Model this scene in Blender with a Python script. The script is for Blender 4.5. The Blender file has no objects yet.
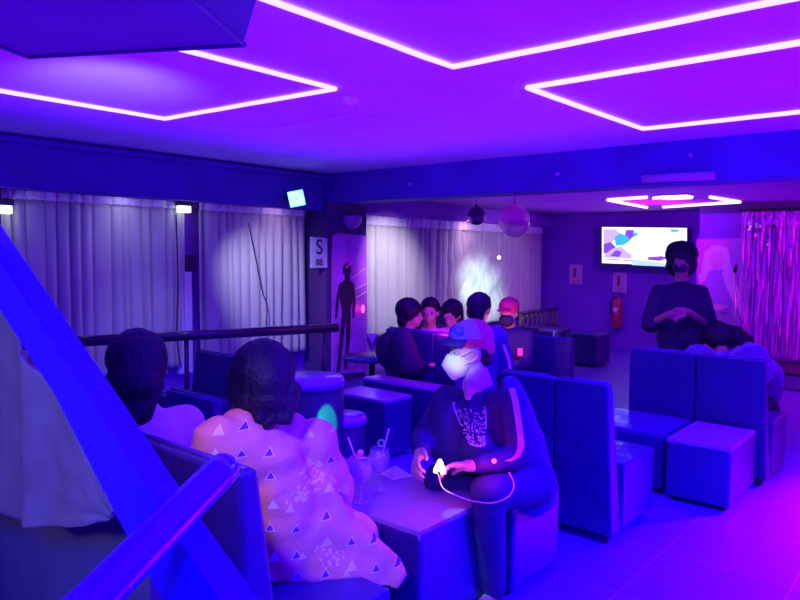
import bpy, bmesh, math, random
from mathutils import Vector, Matrix, noise
random.seed(7)
scn = bpy.context.scene
COL = scn.collection
V = Vector
PI = math.pi
# ------------------------------------------------------------ camera
CAM = V((0, 0, 1.55)); FPX = 690.0
yaw, pitch, roll = math.radians(40), math.radians(3.9), math.radians(0.53)
Fh = V((-math.sin(yaw), math.cos(yaw), 0)); R0 = V((math.cos(yaw), math.sin(yaw), 0))
FW = Fh * math.cos(pitch) - V((0, 0, 1)) * math.sin(pitch)
U0 = R0.cross(FW)
RT = R0 * math.cos(roll) + U0 * math.sin(roll)
UP = U0 * math.cos(roll) - R0 * math.sin(roll)
cd = bpy.data.cameras.new('camera'); cam = bpy.data.objects.new('camera', cd); COL.objects.link(cam)
cd.sensor_width = 36; cd.lens = 36 * FPX / 800; cd.clip_start = 0.05
m = Matrix.Identity(4)
for i in range(3):
    m[i][0] = RT[i]; m[i][1] = UP[i]; m[i][2] = -FW[i]; m[i][3] = CAM[i]
cam.matrix_world = m
scn.camera = cam
def ray(px, py): return FW + RT * ((px - 400) / FPX) + UP * ((300 - py) / FPX)
def at(px, py, d): return CAM + ray(px, py) * d
def onX(px, py, x): r = ray(px, py); return CAM + r * ((x - CAM.x) / r.x)
def onY(px, py, y): r = ray(px, py); return CAM + r * ((y - CAM.y) / r.y)
def onZ(px, py, z): r = ray(px, py); return CAM + r * ((z - CAM.z) / r.z)

# ------------------------------------------------------------ materials
def mat(name, col, rough=0.5, metal=0.0, bump=0.0, bscale=60, emit=None, es=0, vary=0.0, alpha=None, sheen=0, trans=0, coat=0, ior=1.45):
    m = bpy.data.materials.new(name); m.use_nodes = True
    nt = m.node_tree; b = nt.nodes['Principled BSDF']
    b.inputs['Base Color'].default_value = (*col, 1); b.inputs['Roughness'].default_value = rough
    b.inputs['Metallic'].default_value = metal; b.inputs['IOR'].default_value = ior
    if sheen: b.inputs['Sheen Weight'].default_value = sheen
    if trans: b.inputs['Transmission Weight'].default_value = trans
    if coat: b.inputs['Coat Weight'].default_value = coat
    if alpha is not None: b.inputs['Alpha'].default_value = alpha
    if emit: b.inputs['Emission Color'].default_value = (*emit, 1); b.inputs['Emission Strength'].default_value = es
    tc = nt.nodes.new('ShaderNodeTexCoord')
    nz = nt.nodes.new('ShaderNodeTexNoise'); nz.inputs['Scale'].default_value = bscale; nz.inputs['Detail'].default_value = 5
    nt.links.new(tc.outputs['Object'], nz.inputs['Vector'])
    if bump:
        bp = nt.nodes.new('ShaderNodeBump'); bp.inputs['Strength'].default_value = bump; bp.inputs['Distance'].default_value = 0.01
        nt.links.new(nz.outputs['Fac'], bp.inputs['Height']); nt.links.new(bp.outputs['Normal'], b.inputs['Normal'])
    if vary:
        n2 = nt.nodes.new('ShaderNodeTexNoise'); n2.inputs['Scale'].default_value = bscale / 12; n2.inputs['Detail'].default_value = 4
        nt.links.new(tc.outputs['Object'], n2.inputs['Vector'])
        cr = nt.nodes.new('ShaderNodeValToRGB')
        cr.color_ramp.elements[0].position = .3; cr.color_ramp.elements[1].position = .7
        cr.color_ramp.elements[0].color = (*[c * (1 - vary) for c in col], 1)
        cr.color_ramp.elements[1].color = (*[min(1, c * (1 + vary)) for c in col], 1)
        nt.links.new(n2.outputs['Fac'], cr.inputs['Fac']); nt.links.new(cr.outputs['Color'], b.inputs['Base Color'])
    return m
M = {}
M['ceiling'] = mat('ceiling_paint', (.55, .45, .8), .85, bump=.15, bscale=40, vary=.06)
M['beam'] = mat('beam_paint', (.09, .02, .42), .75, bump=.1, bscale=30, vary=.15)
M['wall'] = mat('dark_wall_paint', (.30, .05, .62), .8, bump=.12, bscale=30, vary=.12)
M['column'] = mat('dark_column_paint', (.1, .03, .2), .7, bump=.12, bscale=30, vary=.12)
M['leather'] = mat('blue_black_leather', (.028, .012, .155), .42, bump=.25, bscale=110, vary=.12, coat=.15)
M['leather_top'] = mat('blue_leather_piping_lit_top', (.05, .02, .26), .34, bump=.2, bscale=110, coat=.2)  # leather lightened for piping and for tops that catch grazing light
M['drum'] = mat('drum_vinyl', (.02, .05, .09), .45, bump=.2, bscale=100)
M['table'] = mat('grazing_lit_padded_top', (.32, .16, .42), .34, bump=.12, bscale=90, vary=.08, coat=.3)  # violet of grazing light put into the top colour
M['curtain'] = mat('grey_curtain_cloth', (.54, .5, .5), .85, bump=.25, bscale=300, sheen=.3)
M['header'] = mat('white_curtain_header', (.85, .72, .85), .8, bump=.2, bscale=200)
M['cord'] = mat('black_cable', (.02, .02, .03), .5)
M['rail'] = mat('dark_varnished_wood', (.05, .02, .06), .25, bump=.05, bscale=20, coat=.5)
M['bluerail'] = mat('glossy_painted_rail', (.14, .02, .75), .3, coat=.5, bump=.03, bscale=30)
M['stringer'] = mat('painted_stringer', (.06, .01, .85), .5, bump=.04, bscale=30)
M['black'] = mat('black_plastic', (.03, .02, .05), .4, bump=.05)
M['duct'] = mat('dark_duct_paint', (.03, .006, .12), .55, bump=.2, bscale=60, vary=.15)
M['drape'] = mat('grey_satin_drape', (.26, .235, .17), .5, bump=.15, bscale=150, vary=.12)
M['panel'] = mat('slate_panel', (.12, .11, .13), .7, bump=.15, bscale=80, vary=.15)
M['skin'] = mat('skin', (.62, .34, .26), .5, bump=.05, bscale=120)
M['skin_d'] = mat('tan_skin', (.45, .22, .17), .5, bump=.05, bscale=120)
M['hair'] = mat('black_hair', (.010, .005, .022), .55, bump=.6, bscale=70)
M['white_tee'] = mat('white_cotton', (.8, .72, .82), .85, bump=.3, bscale=160)
M['navy'] = mat('navy_cotton', (.03, .015, .10), .8, bump=.3, bscale=160)
M['blueshirt'] = mat('blue_cotton', (.09, .05, .32), .8, bump=.3, bscale=160)
M['black_cloth'] = mat('black_cotton', (.035, .02, .07), .85, bump=.3, bscale=160)
M['jeans'] = mat('dark_denim', (.035, .015, .12), .8, bump=.3, bscale=160)
M['mask'] = mat('white_mask_cloth', (.85, .87, .9), .8, bump=.15, bscale=200)
M['stripe'] = mat('lilac_stripe', (.75, .35, .8), .7)
M['pinkshirt'] = mat('pink_cotton', (.9, .35, .5), .8, bump=.2, bscale=160)
M['fur'] = mat('blue_plush', (.12, .07, .3), .9, bump=1.0, bscale=45, sheen=.6)
M['paper'] = mat('white_paper', (.8, .78, .82), .8)
M['pinkpaper'] = mat('pink_paper', (.85, .45, .7), .8)
M['red'] = mat('red_enamel', (.75, .03, .12), .35, coat=.4)
M['redink'] = mat('red_ink', (.6, .03, .15), .8)
M['eye'] = mat('eye_white', (.4, .34, .4), .4)
M['ink'] = mat('black_ink', (.03, .03, .05), .8)
M['glass'] = mat('clear_glass', (.95, .85, 1), .03, alpha=.13, coat=1)
M['drink'] = mat('violet_cocktail', (.55, .12, .6), .15, alpha=.5)
M['ice'] = mat('ice', (.95, .95, 1), .15, trans=.5, ior=1.31)
M['melon'] = mat('watermelon_flesh', (.9, .3, .5), .5, bump=.2)
M['lime'] = mat('lime_rind', (.35, .75, .45), .5)
M['led'] = mat('led_strip', (.9, .8, 1), .5, emit=(.85, .52, 1.0), es=1.6)
M['led_far'] = mat('led_strip_pink', (.9, .8, 1), .5, emit=(1.0, .55, .85), es=2.2)
M['lampwhite'] = mat('lamp_white', (1, 1, 1), .5, emit=(.85, 1, .95), es=1.5)
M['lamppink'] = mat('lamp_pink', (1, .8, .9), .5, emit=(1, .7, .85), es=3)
M['cyan'] = mat('led_cyan', (.3, 1, 1), .5, emit=(.12, .75, 1), es=2.0)
M['cyan2'] = mat('led_cyan_pale', (.6, 1, 1), .5, emit=(.5, 1, 1), es=2.2)
M['hot'] = mat('handheld_glow', (1, .9, .6), .5, emit=(1, .62, .35), es=5)
M['hotpink'] = mat('pink_led', (1, .1, .4), .5, emit=(1, .05, .35), es=4)
M['steel'] = mat('brushed_steel', (.6, .6, .65), .3, metal=.9)
M['batten'] = mat('lilac_diffuser', (.55, .2, .6), .4, coat=.3)
M['posterbg'] = mat('violet_poster_ground', (.6, .12, .75), .35, vary=.35, bscale=40, coat=.4)
M['postersil'] = mat('dark_poster_figure', (.04, .015, .06), .5)
M['posterpink'] = mat('pink_poster_paint', (.9, .35, .6), .5)
M['posterlilac'] = mat('lilac_poster_paint', (.5, .2, .7), .5)
M['posterpale'] = mat('pale_poster_paint', (.95, .6, .8), .5)
M['stage'] = mat('stage_carpet', (.5, .1, .4), .6, vary=.1, bump=.2)
M['balloon'] = mat('clear_balloon_film', (.95, .15, .7), .12, alpha=.5, coat=1)
M['darkballoon'] = mat('dark_balloon_rubber', (.05, .02, .12), .12, coat=1)
M['capcloth'] = mat('wine_cap_cloth', (.75, .05, .12), .75, bump=.2, bscale=200)
M['capfront'] = mat('pale_cap_panel', (.55, .42, .62), .7, bump=.2, bscale=200)
M['capblue'] = mat('teal_cap_badge', (.05, .45, .6), .5)
M['shoe'] = mat('dark_canvas_shoe', (.06, .04, .12), .7)
M['sole'] = mat('pale_rubber_sole', (.7, .6, .8), .6)

def floor_mat():
    m = mat('glossy_floor_tile', (.42, .30, .62), .34, coat=.1); nt = m.node_tree; b = nt.nodes['Principled BSDF']
    tc = nt.nodes.new('ShaderNodeTexCoord'); br = nt.nodes.new('ShaderNodeTexBrick')
    br.offset = 0; br.inputs['Scale'].default_value = 1; br.inputs['Brick Width'].default_value = .6; br.inputs['Row Height'].default_value = .6
    br.inputs['Mortar Size'].default_value = .004; br.inputs['Color1'].default_value = (.14, .06, .62, 1); br.inputs['Color2'].default_value = (.13, .055, .59, 1)
    br.inputs['Mortar'].default_value = (.26, .16, .55, 1)
    nt.links.new(tc.outputs['Object'], br.inputs['Vector']); nt.links.new(br.outputs['Color'], b.inputs['Base Color'])
    n = nt.nodes.new('ShaderNodeTexNoise'); n.inputs['Scale'].default_value = 6; n.inputs['Detail'].default_value = 6
    mr = nt.nodes.new('ShaderNodeMapRange'); mr.inputs['To Min'].default_value = .22; mr.inputs['To Max'].default_value = .5
    nt.links.new(tc.outputs['Object'], n.inputs['Vector']); nt.links.new(n.outputs['Fac'], mr.inputs['Value']); nt.links.new(mr.outputs['Result'], b.inputs['Roughness'])
    return m
M['floor'] = floor_mat()

def dress_mat():
    """salmon cloth printed with outlined triangles and small blossoms"""
    m = mat('triangle_print_cloth', (.8, .5, .48), .8, bump=.3, bscale=60); nt = m.node_tree; b = nt.nodes['Principled BSDF']
    N = nt.nodes.new; L = nt.links.new
    tc = N('ShaderNodeTexCoord')
    mp = N('ShaderNodeMapping'); mp.inputs['Rotation'].default_value = (0, 0, -yaw)   # turns cloth coordinates to the wearer's back
    L(tc.outputs['Object'], mp.inputs['Vector'])
    sx = N('ShaderNodeSeparateXYZ'); L(mp.outputs['Vector'], sx.inputs[0])
    cx = N('ShaderNodeCombineXYZ'); L(sx.outputs['X'], cx.inputs['X']); L(sx.outputs['Z'], cx.inputs['Y'])
    def math_(op, a, bb=None):
        n = N('ShaderNodeMath'); n.operation = op
        for i, v in enumerate((a, bb)):
            if v is None: continue
            if isinstance(v, (int, float)): n.inputs[i].default_value = v
            else: L(v, n.inputs[i])
        return n.outputs[0]
    def tri(scale, rnd, size, offs):
        sc = N('ShaderNodeVectorMath'); sc.operation = 'SCALE'; sc.inputs['Scale'].default_value = scale; L(cx.outputs[0], sc.inputs[0])
        ad = N('ShaderNodeVectorMath'); ad.operation = 'ADD'; ad.inputs[1].default_value = offs; L(sc.outputs[0], ad.inputs[0])
        vo = N('ShaderNodeTexVoronoi'); vo.voronoi_dimensions = '2D'; vo.inputs['Scale'].default_value = 1; vo.inputs['Randomness'].default_value = rnd
        L(ad.outputs[0], vo.inputs['Vector'])
        su = N('ShaderNodeVectorMath'); su.operation = 'SUBTRACT'; L(ad.outputs[0], su.inputs[0]); L(vo.outputs['Position'], su.inputs[1])
        s2 = N('ShaderNodeSeparateXYZ'); L(su.outputs[0], s2.inputs[0])
        ax = math_('MULTIPLY', math_('ABSOLUTE', s2.outputs['X']), .866)
        d = math_('MAXIMUM', math_('ADD', ax, math_('MULTIPLY', s2.outputs['Y'], .5)), math_('MULTIPLY', s2.outputs['Y'], -1))
        return math_('LESS_THAN', d, size), math_('LESS_THAN', d, size * .72), vo
    outer, inner, vo = tri(11.5, .3, .125, (0, 0, 0))
    o2, i2, v2 = tri(6, 1, .05, (3.3, 1.7, 0))
    fl = N('ShaderNodeTexVoronoi'); fl.voronoi_dimensions = '2D'; fl.inputs['Scale'].default_value = 55; L(cx.outputs[0], fl.inputs['Vector'])
    nz = N('ShaderNodeTexNoise'); nz.inputs['Scale'].default_value = 5; L(cx.outputs[0], nz.inputs['Vector'])
    fm = math_('MULTIPLY', math_('LESS_THAN', fl.outputs['Distance'], .3), math_('GREATER_THAN', nz.outputs['Fac'], .62))
    def mix(f, a, c):
        n = N('ShaderNodeMix'); n.data_type = 'RGBA'; L(f, n.inputs['Factor'])
        if isinstance(a, tuple): n.inputs['A'].default_value = (*a, 1)
        else: L(a, n.inputs['A'])
        if isinstance(c, tuple): n.inputs['B'].default_value = (*c, 1)
        else: L(c, n.inputs['B'])
        return n.outputs['Result']
    c = mix(fm, (.70, .33, .22), (.95, .75, .5))
    c = mix(outer, c, (.9, .85, .95)); 
    rc = N('ShaderNodeSeparateColor'); L(vo.outputs['Color'], rc.inputs[0])
    ic = mix(math_('GREATER_THAN', rc.outputs[0], .55), (.16, .03, .45), (.8, .85, .95))
    c = mix(inner, c, ic)
    c = mix(o2, c, (.85, .8, .95))
    L(c, b.inputs['Base Color'])
    return m
M['dress'] = dress_mat()

# ------------------------------------------------------------ mesh helpers
def finish(bm, name, material, parent=None, smooth=False, bevel=0, seg=3):
    me = bpy.data.meshes.new(name)
    bmesh.ops.recalc_face_normals(bm, faces=bm.faces)
    bm.to_mesh(me); bm.free()
    return link(me, name, material, parent, smooth, bevel, seg)
def link(me, name, material, parent=None, smooth=False, bevel=0, seg=3):
    o = bpy.data.objects.new(name, me); COL.objects.link(o)
    if material:
        for mm in (material if isinstance(material, (list, tuple)) else [material]): me.materials.append(mm)
    if smooth:
        for p in me.polygons: p.use_smooth = True
    if bevel:
        md = o.modifiers.new('b', 'BEVEL'); md.width = bevel; md.segments = seg; md.limit_method = 'ANGLE'
        for p in me.polygons: p.use_smooth = True
        w = o.modifiers.new('w', 'WEIGHTED_NORMAL'); w.keep_sharp = True
    if parent:
        o.parent = parent
        o.matrix_parent_inverse = Matrix.Translation(-parent.location) if parent.type == 'EMPTY' and parent.rotation_euler.z == 0 else parent.matrix_basis.inverted()
    return o
def tag(o, label=None, cat=None, group=None, kind=None):
    if label: o['label'] = label
    if cat: o['category'] = cat
    if group: o['group'] = group
    if kind: o['kind'] = kind
    return o
def thing(name, label, cat, loc=(0, 0, 0), group=None):
    o = bpy.data.objects.new(name, None); o.empty_display_size = .1; COL.objects.link(o); o.location = V(loc)
    return tag(o, label, cat, group)
def box(bm, a, b):
    a, b = V(a), V(b)
    r = bmesh.ops.create_cube(bm, size=1)
    for v in r['verts']:
        v.co = V([(a[i] + b[i]) / 2 + v.co[i] * abs(b[i] - a[i]) for i in range(3)])
    return r['verts']
def obox(bm, c, half, ax):
    """oriented box: centre, half sizes, three axes"""
    r = bmesh.ops.create_cube(bm, size=2)
    for v in r['verts']: v.co = V(c) + ax[0] * (v.co.x * half[0]) + ax[1] * (v.co.y * half[1]) + ax[2] * (v.co.z * half[2])
def bx(a, b, name, material, parent=None, bevel=0.0, seg=3):
    bm = bmesh.new(); box(bm, a, b); return finish(bm, name, material, parent, bevel=bevel, seg=seg)
def frame_of(d):
    d = V(d).normalized(); up = V((0, 0, 1)) if abs(d.z) < .95 else V((1, 0, 0))
    s = d.cross(up).normalized(); return s, s.cross(d).normalized(), d
def tube(bm, pts, r, n=10, closed=False, radii=None):
    pts = [V(p) for p in pts]; rings = []
    for i, p in enumerate(pts):
        d = (pts[min(i + 1, len(pts) - 1)] - pts[max(i - 1, 0)])
        s, u, _ = frame_of(d)
        if i:  # keep the frame from flipping
            if s.dot(ps) < 0: s, u = -s, -u
        ps = s
        rr = radii[i] if radii else r
        rings.append([bm.verts.new(p + (s * math.cos(2 * PI * k / n) + u * math.sin(2 * PI * k / n)) * rr) for k in range(n)])
    for a, b in zip(rings, rings[1:]):
        for k in range(n): bm.faces.new((a[k], a[(k + 1) % n], b[(k + 1) % n], b[k]))
    bm.faces.new(rings[0][::-1]); bm.faces.new(rings[-1])
def tb(pts, r, name, material, parent=None, n=10, radii=None):
    bm = bmesh.new(); tube(bm, pts, r, n, radii=radii); return finish(bm, name, material, parent, smooth=True)
def smooth_path(pts, k=6):
    out = []; P = [V(p) for p in pts]
    for i in range(len(P) - 1):
        p0, p1, p2, p3 = P[max(i - 1, 0)], P[i], P[i + 1], P[min(i + 2, len(P) - 1)]
        for j in range(k):
            t = j / k
            out.append(.5 * ((2 * p1) + (p2 - p0) * t + (2 * p0 - 5 * p1 + 4 * p2 - p3) * t * t + (3 * p1 - p0 - 3 * p2 + p3) * t ** 3))
    out.append(P[-1]); return out
def lathe(prof, name, material, parent=None, c=(0, 0, 0), n=32, smooth=True):
    bm = bmesh.new(); rings = []
    for r, z in prof:
        if r < 1e-5: rings.append([bm.verts.new((c[0], c[1], c[2] + z))])
        else: rings.append([bm.verts.new((c[0] + r * math.cos(2 * PI * k / n), c[1] + r * math.sin(2 * PI * k / n), c[2] + z)) for k in range(n)])
    for a, b in zip(rings, rings[1:]):
        if len(a) == 1 and len(b) == 1: continue
        for k in range(n):
            if len(a) == 1: bm.faces.new((a[0], b[(k + 1) % n], b[k]))
            elif len(b) == 1: bm.faces.new((a[k], a[(k + 1) % n], b[0]))
            else: bm.faces.new((a[k], a[(k + 1) % n], b[(k + 1) % n], b[k]))
    o = finish(bm, name, material, parent, smooth=smooth)
    return o
def sphere(c, r, name, material, parent=None, scale=(1, 1, 1), seg=24):
    bm = bmesh.new(); bmesh.ops.create_uvsphere(bm, u_segments=seg, v_segments=seg // 2, radius=r)
    for v in bm.verts: v.co = V(c) + V([v.co[i] * scale[i] for i in range(3)])
    return finish(bm, name, material, parent, smooth=True)
def flat(pts, nrm, th, name, material, parent=None):
    """a flat cut-out sheet with real thickness"""
    bm = bmesh.new(); n = V(nrm).normalized() * th
    a = [bm.verts.new(V(p)) for p in pts]; b = [bm.verts.new(V(p) + n) for p in pts]
    bm.faces.new(a); bm.faces.new(b[::-1])
    for i in range(len(a)): bm.faces.new((a[i], b[i], b[(i + 1) % len(a)], a[(i + 1) % len(a)]))
    bmesh.ops.triangulate(bm, faces=[f for f in bm.faces if len(f.verts) > 4])
    return finish(bm, name, material, parent)

# ---- soft bodies: a union of tapered capsules, ellipsoids and slabs, remeshed into one skin
def K(p1, r1, p2, r2): return ('k', V(p1), r1, V(p2), r2)
def E(c, r, ax=None): return ('e', V(c), r, ax)
def S(pts, nrm, th): return ('s', [V(p) for p in pts], V(nrm).normalized(), th)
def blob(name, prims, vox, material, parent=None, it=6, disp=None, label=None):
    bm = bmesh.new()
    for p in prims:
        if p[0] == 'k':
            _, a, ra, b, rb = p
            for c, r in ((a, ra), (b, rb)):
                bmesh.ops.create_icosphere(bm, subdivisions=2, radius=r, matrix=Matrix.Translation(c))
            d = b - a
            if d.length > 1e-4:
                s, u, w = frame_of(d); n = 14; A = []; B = []
                for k in range(n):
                    e = s * math.cos(2 * PI * k / n) + u * math.sin(2 * PI * k / n)
                    A.append(bm.verts.new(a + e * ra)); B.append(bm.verts.new(b + e * rb))
                for k in range(n): bm.faces.new((A[k], A[(k + 1) % n], B[(k + 1) % n], B[k]))
                bm.faces.new(A[::-1]); bm.faces.new(B)
        elif p[0] == 'e':
            _, c, r, ax = p
            res = bmesh.ops.create_icosphere(bm, subdivisions=3, radius=1)
            ax = ax or (V((1, 0, 0)), V((0, 1, 0)), V((0, 0, 1)))
            for v in res['verts']: v.co = c + ax[0] * v.co.x * r[0] + ax[1] * v.co.y * r[1] + ax[2] * v.co.z * r[2]
        else:
            _, pts, n, th = p
            A = [bm.verts.new(q - n * th / 2) for q in pts]; B = [bm.verts.new(q + n * th / 2) for q in pts]
            bm.faces.new(A[::-1]); bm.faces.new(B)
            for k in range(len(A)): bm.faces.new((A[k], A[(k + 1) % len(A)], B[(k + 1) % len(A)], B[k]))
    bmesh.ops.recalc_face_normals(bm, faces=bm.faces)
    me = bpy.data.meshes.new(name); bm.to_mesh(me); bm.free()
    t = bpy.data.objects.new('tmp', me); COL.objects.link(t)
    r = t.modifiers.new('r', 'REMESH'); r.mode = 'VOXEL'; r.voxel_size = vox
    s = t.modifiers.new('s', 'SMOOTH'); s.factor = .5; s.iterations = it
    dg = bpy.context.evaluated_depsgraph_get()
    out = bpy.data.meshes.new_from_object(t.evaluated_get(dg))
    bpy.data.objects.remove(t); bpy.data.meshes.remove(me)
    out.name = name
    if disp:
        ns = [v.normal.copy() for v in out.vertices]
        for v, n in zip(out.vertices, ns): v.co += n * disp(v.co)
    out.materials.clear()
    o = link(out, name, material, parent, smooth=True)
    if label: o['label'] = label
    return o
def folds(amp, s=9):
    return lambda p: amp * (noise.noise(V((p.x * s, p.y * s, p.z * s * .45))) + .5 * noise.noise(p * s * 2.3))
def strands(amp, s=60):
    return lambda p: amp * (noise.noise(V((p.x * s, p.y * s, p.z * 5))) + .6 * noise.noise(p * 14))

# ------------------------------------------------------------ setting
H = 2.45; XW = -6.15; YF = 11.3; HB = 2.12; HF = 2.25
def struct(o, label=None):
    o['kind'] = 'structure'
    if label: o['label'] = label
    return o
struct(bx((XW - .2, -1.6, -.12), (5.2, YF + .2, 0), 'floor', M['floor']), 'glossy tiled floor washed in blue and magenta light')
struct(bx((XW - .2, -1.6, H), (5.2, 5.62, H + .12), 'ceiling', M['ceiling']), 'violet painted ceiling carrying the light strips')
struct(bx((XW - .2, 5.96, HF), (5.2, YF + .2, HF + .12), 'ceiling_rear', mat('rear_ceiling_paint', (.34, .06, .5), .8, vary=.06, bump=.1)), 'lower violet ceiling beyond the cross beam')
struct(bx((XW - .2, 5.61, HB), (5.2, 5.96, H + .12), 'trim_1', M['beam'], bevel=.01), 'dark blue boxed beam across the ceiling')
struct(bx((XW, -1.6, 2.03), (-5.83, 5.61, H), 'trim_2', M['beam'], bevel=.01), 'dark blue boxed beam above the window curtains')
struct(bx((-5.83, -1.6, H - .07), (-5.76, 5.61, H - .025), 'trim_3', M['beam'], bevel=.008), 'thin cornice strip along the beam')
struct(bx((XW, 5.96, 2.03), (-5.9, YF, HF), 'trim_4', M['wall'], bevel=.01), 'boxed head above the rear window curtain')
struct(bx((XW - .2, -1.6, 0), (XW, YF + .2, H), 'wall_left', M['wall']), 'dark wall behind the curtains')
struct(bx((XW - .2, YF, 0), (5.2, YF + .2, H), 'wall_back', M['wall']), 'violet rear wall holding screen and notices')
struct(bx((-2.98, 9.95, 0), (5.2, 10.1, HF), 'wall_stage', M['wall']), 'wall behind the stage')
# column between the second and third curtain
struct(bx((XW, 5.55, 0), (-5.78, 6.24, HB), 'wall_pier', M['column'], bevel=.01), 'dark pier between the curtained windows')

# stage
st = thing('stage', 'low stage platform glowing magenta under the tinsel curtain', 'stage', (0, 9.4, 0))
bx((-2.55, 9.0, 0.005), (4.5, 9.93, .17), 'riser', M['stage'], st, .01)
bx((-2.58, 8.96, .17), (4.5, 9.94, .21), 'deck_edge', M['black'], st, .01)

# ------------------------------------------------------------ curtains
def curtain(name, label, Y0, Y1, X, z0, z1, n, amp, seed=0, swag=None, wob=0.0, header=.12, hm=None):
    t = thing(name, label, 'curtain', (X, (Y0 + Y1) / 2, z0), 'grey pleated curtains along the left wall')
    rnd = random.Random(seed); W = Y1 - Y0; nu = n * 18; nv = 26
    jit = [rnd.uniform(-.4, .4) for _ in range(n + 2)]; am = [rnd.uniform(.45, 1.7) for _ in range(n + 2)]
    def off(u, v):
        f = u * n; i = int(f); a = f - i
        ph = f + jit[i] * (1 - a) + jit[i + 1] * a
        A = amp * (am[i] * (1 - a) + am[i + 1] * a) * (.45 + .55 * v ** .6)
        s = abs(math.sin(PI * ph)) ** .6
        x = A * 1.35 * (2 * s - 1.3) + (wob + .03) * noise.noise(V((u * W * 3.2, v * .8, seed)))
        if swag:
            for (cu, cv, su, amt, k) in swag:
                g = math.exp(-((u - cu) / su) ** 2 - ((v - cv) / .4) ** 2)
                x = x * (1 - .75 * g) + amt * g * math.sin(k * (v - .9 * abs(u - cu) / su * .35) + 1)
        return x
    bm = bmesh.new(); G = []
    for j in range(nv + 1):
        v = j / nv; z = z1 - header - (z1 - header - z0) * v
        G.append([bm.verts.new((X + off(i / nu, v), Y0 + W * i / nu, z)) for i in range(nu + 1)])
    for j in range(nv):
        for i in range(nu): bm.faces.new((G[j][i], G[j][i + 1], G[j + 1][i + 1], G[j + 1][i]))
    c = finish(bm, 'drop', M['curtain'], t, smooth=True)
    s = c.modifiers.new('s', 'SOLIDIFY'); s.thickness = .006; s.offset = 0
    bm = bmesh.new(); G = []
    for j in range(5):
        v = j / 4
        G.append([bm.verts.new((X + off(i / nu, .05) * (1.15 - .5 * v) + .018, Y0 + W * i / nu, z1 - header * v + .004 * math.sin(i))) for i in range(nu + 1)])
    for j in range(4):
        for i in range(nu): bm.faces.new((G[j][i], G[j][i + 1], G[j + 1][i + 1], G[j + 1][i]))
    h = finish(bm, 'header', hm or M['header'], t, smooth=True); h['label'] = 'white gathered heading'
    s = h.modifiers.new('s', 'SOLIDIFY'); s.thickness = .006; s.offset = 0
    tb([(X - .06, Y0, z1 - header - .01), (X - .06, Y1, z1 - header - .01)], .009, 'curtain_rod', M['black'], t, 8)
    return t
CX = -6.035
curtain('curtain', 'pleated curtain with dark blue middle, first window at the stair end', 2.2, 3.86, CX, .40, 2.06, 15, .030, 1, header=.10)
curtain('curtain', 'pale lit pleated curtain beside the pier, crossed by a thin cable', 4.02, 5.46, CX, .40, 2.06, 13, .032, 2, header=.10)
curtain('curtain', 'swagged curtain of the rear window behind the seated group', 6.36, 11.1, -6.02, .45, 2.03, 32, .038, 3,
        swag=[(.52, .5, .09, .055, 20), (.72, .6, .12, .045, 17)], header=.13)
curtain('curtain', 'narrow curtain end with bright lamp above, behind the stair', .9, 2.02, CX, .40, 2.06, 8, .03, 5, header=.10)
# cable across the second curtain and cords of the third
for pts, lb in (([(248, 222, -5.94), (254, 250, -5.94), (262, 290, -5.94), (267, 306, -5.94), (266, 330, -5.94)], 'thin black cable hanging across the pale curtain'),):
    tag(tb(smooth_path([onX(x, y, X) for x, y, X in pts]), .006, 'hanging_cable', M['cord'], None, 6), lb, 'cable')
tag(tb(smooth_path([onX(176, 215, -5.9), onX(178, 280, -5.9), onX(177, 330, -5.9), onX(180, 365, -5.9)]), .008, 'hanging_cable', M['cord'], None, 6), 'dark cable hanging beside the white strip between curtains', 'cable')
t = thing('pull_cord', 'pull cord with glowing bead hanging before the rear curtain', 'pull cord', onX(499, 257, -5.8))
tb([onX(499, 234, -5.8), onX(499, 256, -5.8)], .006, 'cord', M['paper'], t, 6)
sphere(onX(499, 257.5, -5.8), .03, 'bead', M['lamppink'], t, seg=12)  # bead's brightness is a glow put into its material

# white strip + wall lamps between the curtains
def wall_lamp(px, label):
    c = onX(px, 208, -5.97)
    t = thing('wall_lamp', label, 'lamp', c, 'white lamps at the curtain tops')
    bx(c + V((-.03, -.07, .02)), c + V((.06, .07, .07)), 'housing', M['black'], t, .006)
    bx(c + V((-.02, -.06, -.045)), c + V((.05, .06, .02)), 'diffuser', M['lampwhite'], t, .006)
    return c
L1 = wall_lamp(183, 'white lamp between the first and second curtain tops')
L0 = wall_lamp(2, 'white lamp at the stair end of the curtains')
w = thing('window_strip', 'narrow white panel standing between the two curtains', 'panel', (-6.08, 3.94, .4))
bx(onX(178, 272, -6.04), onX(190, 372, -6.10), 'pale_panel', M['paper'], w, .01)
bx(onX(177, 255, -6.05), onX(191, 271, -6.12), 'dark_box', M['black'], w, .01)

# handrail before the left curtains (on posts)
ra = V((-5.45, 1.9, .85)); rb = V((-4.56, 4.53, .85))
t = thing('handrail', 'dark wooden handrail on posts before the window curtains', 'railing', (ra.x, ra.y, 0))
tb([ra, rb], .042, 'rail', M['rail'], t, 14)
for k in (0.05, .5, .95):
    p = ra.lerp(rb, k); tb([(p.x, p.y, .0), (p.x, p.y, .83)], .02, 'post', M['rail'], t, 8)

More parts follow.
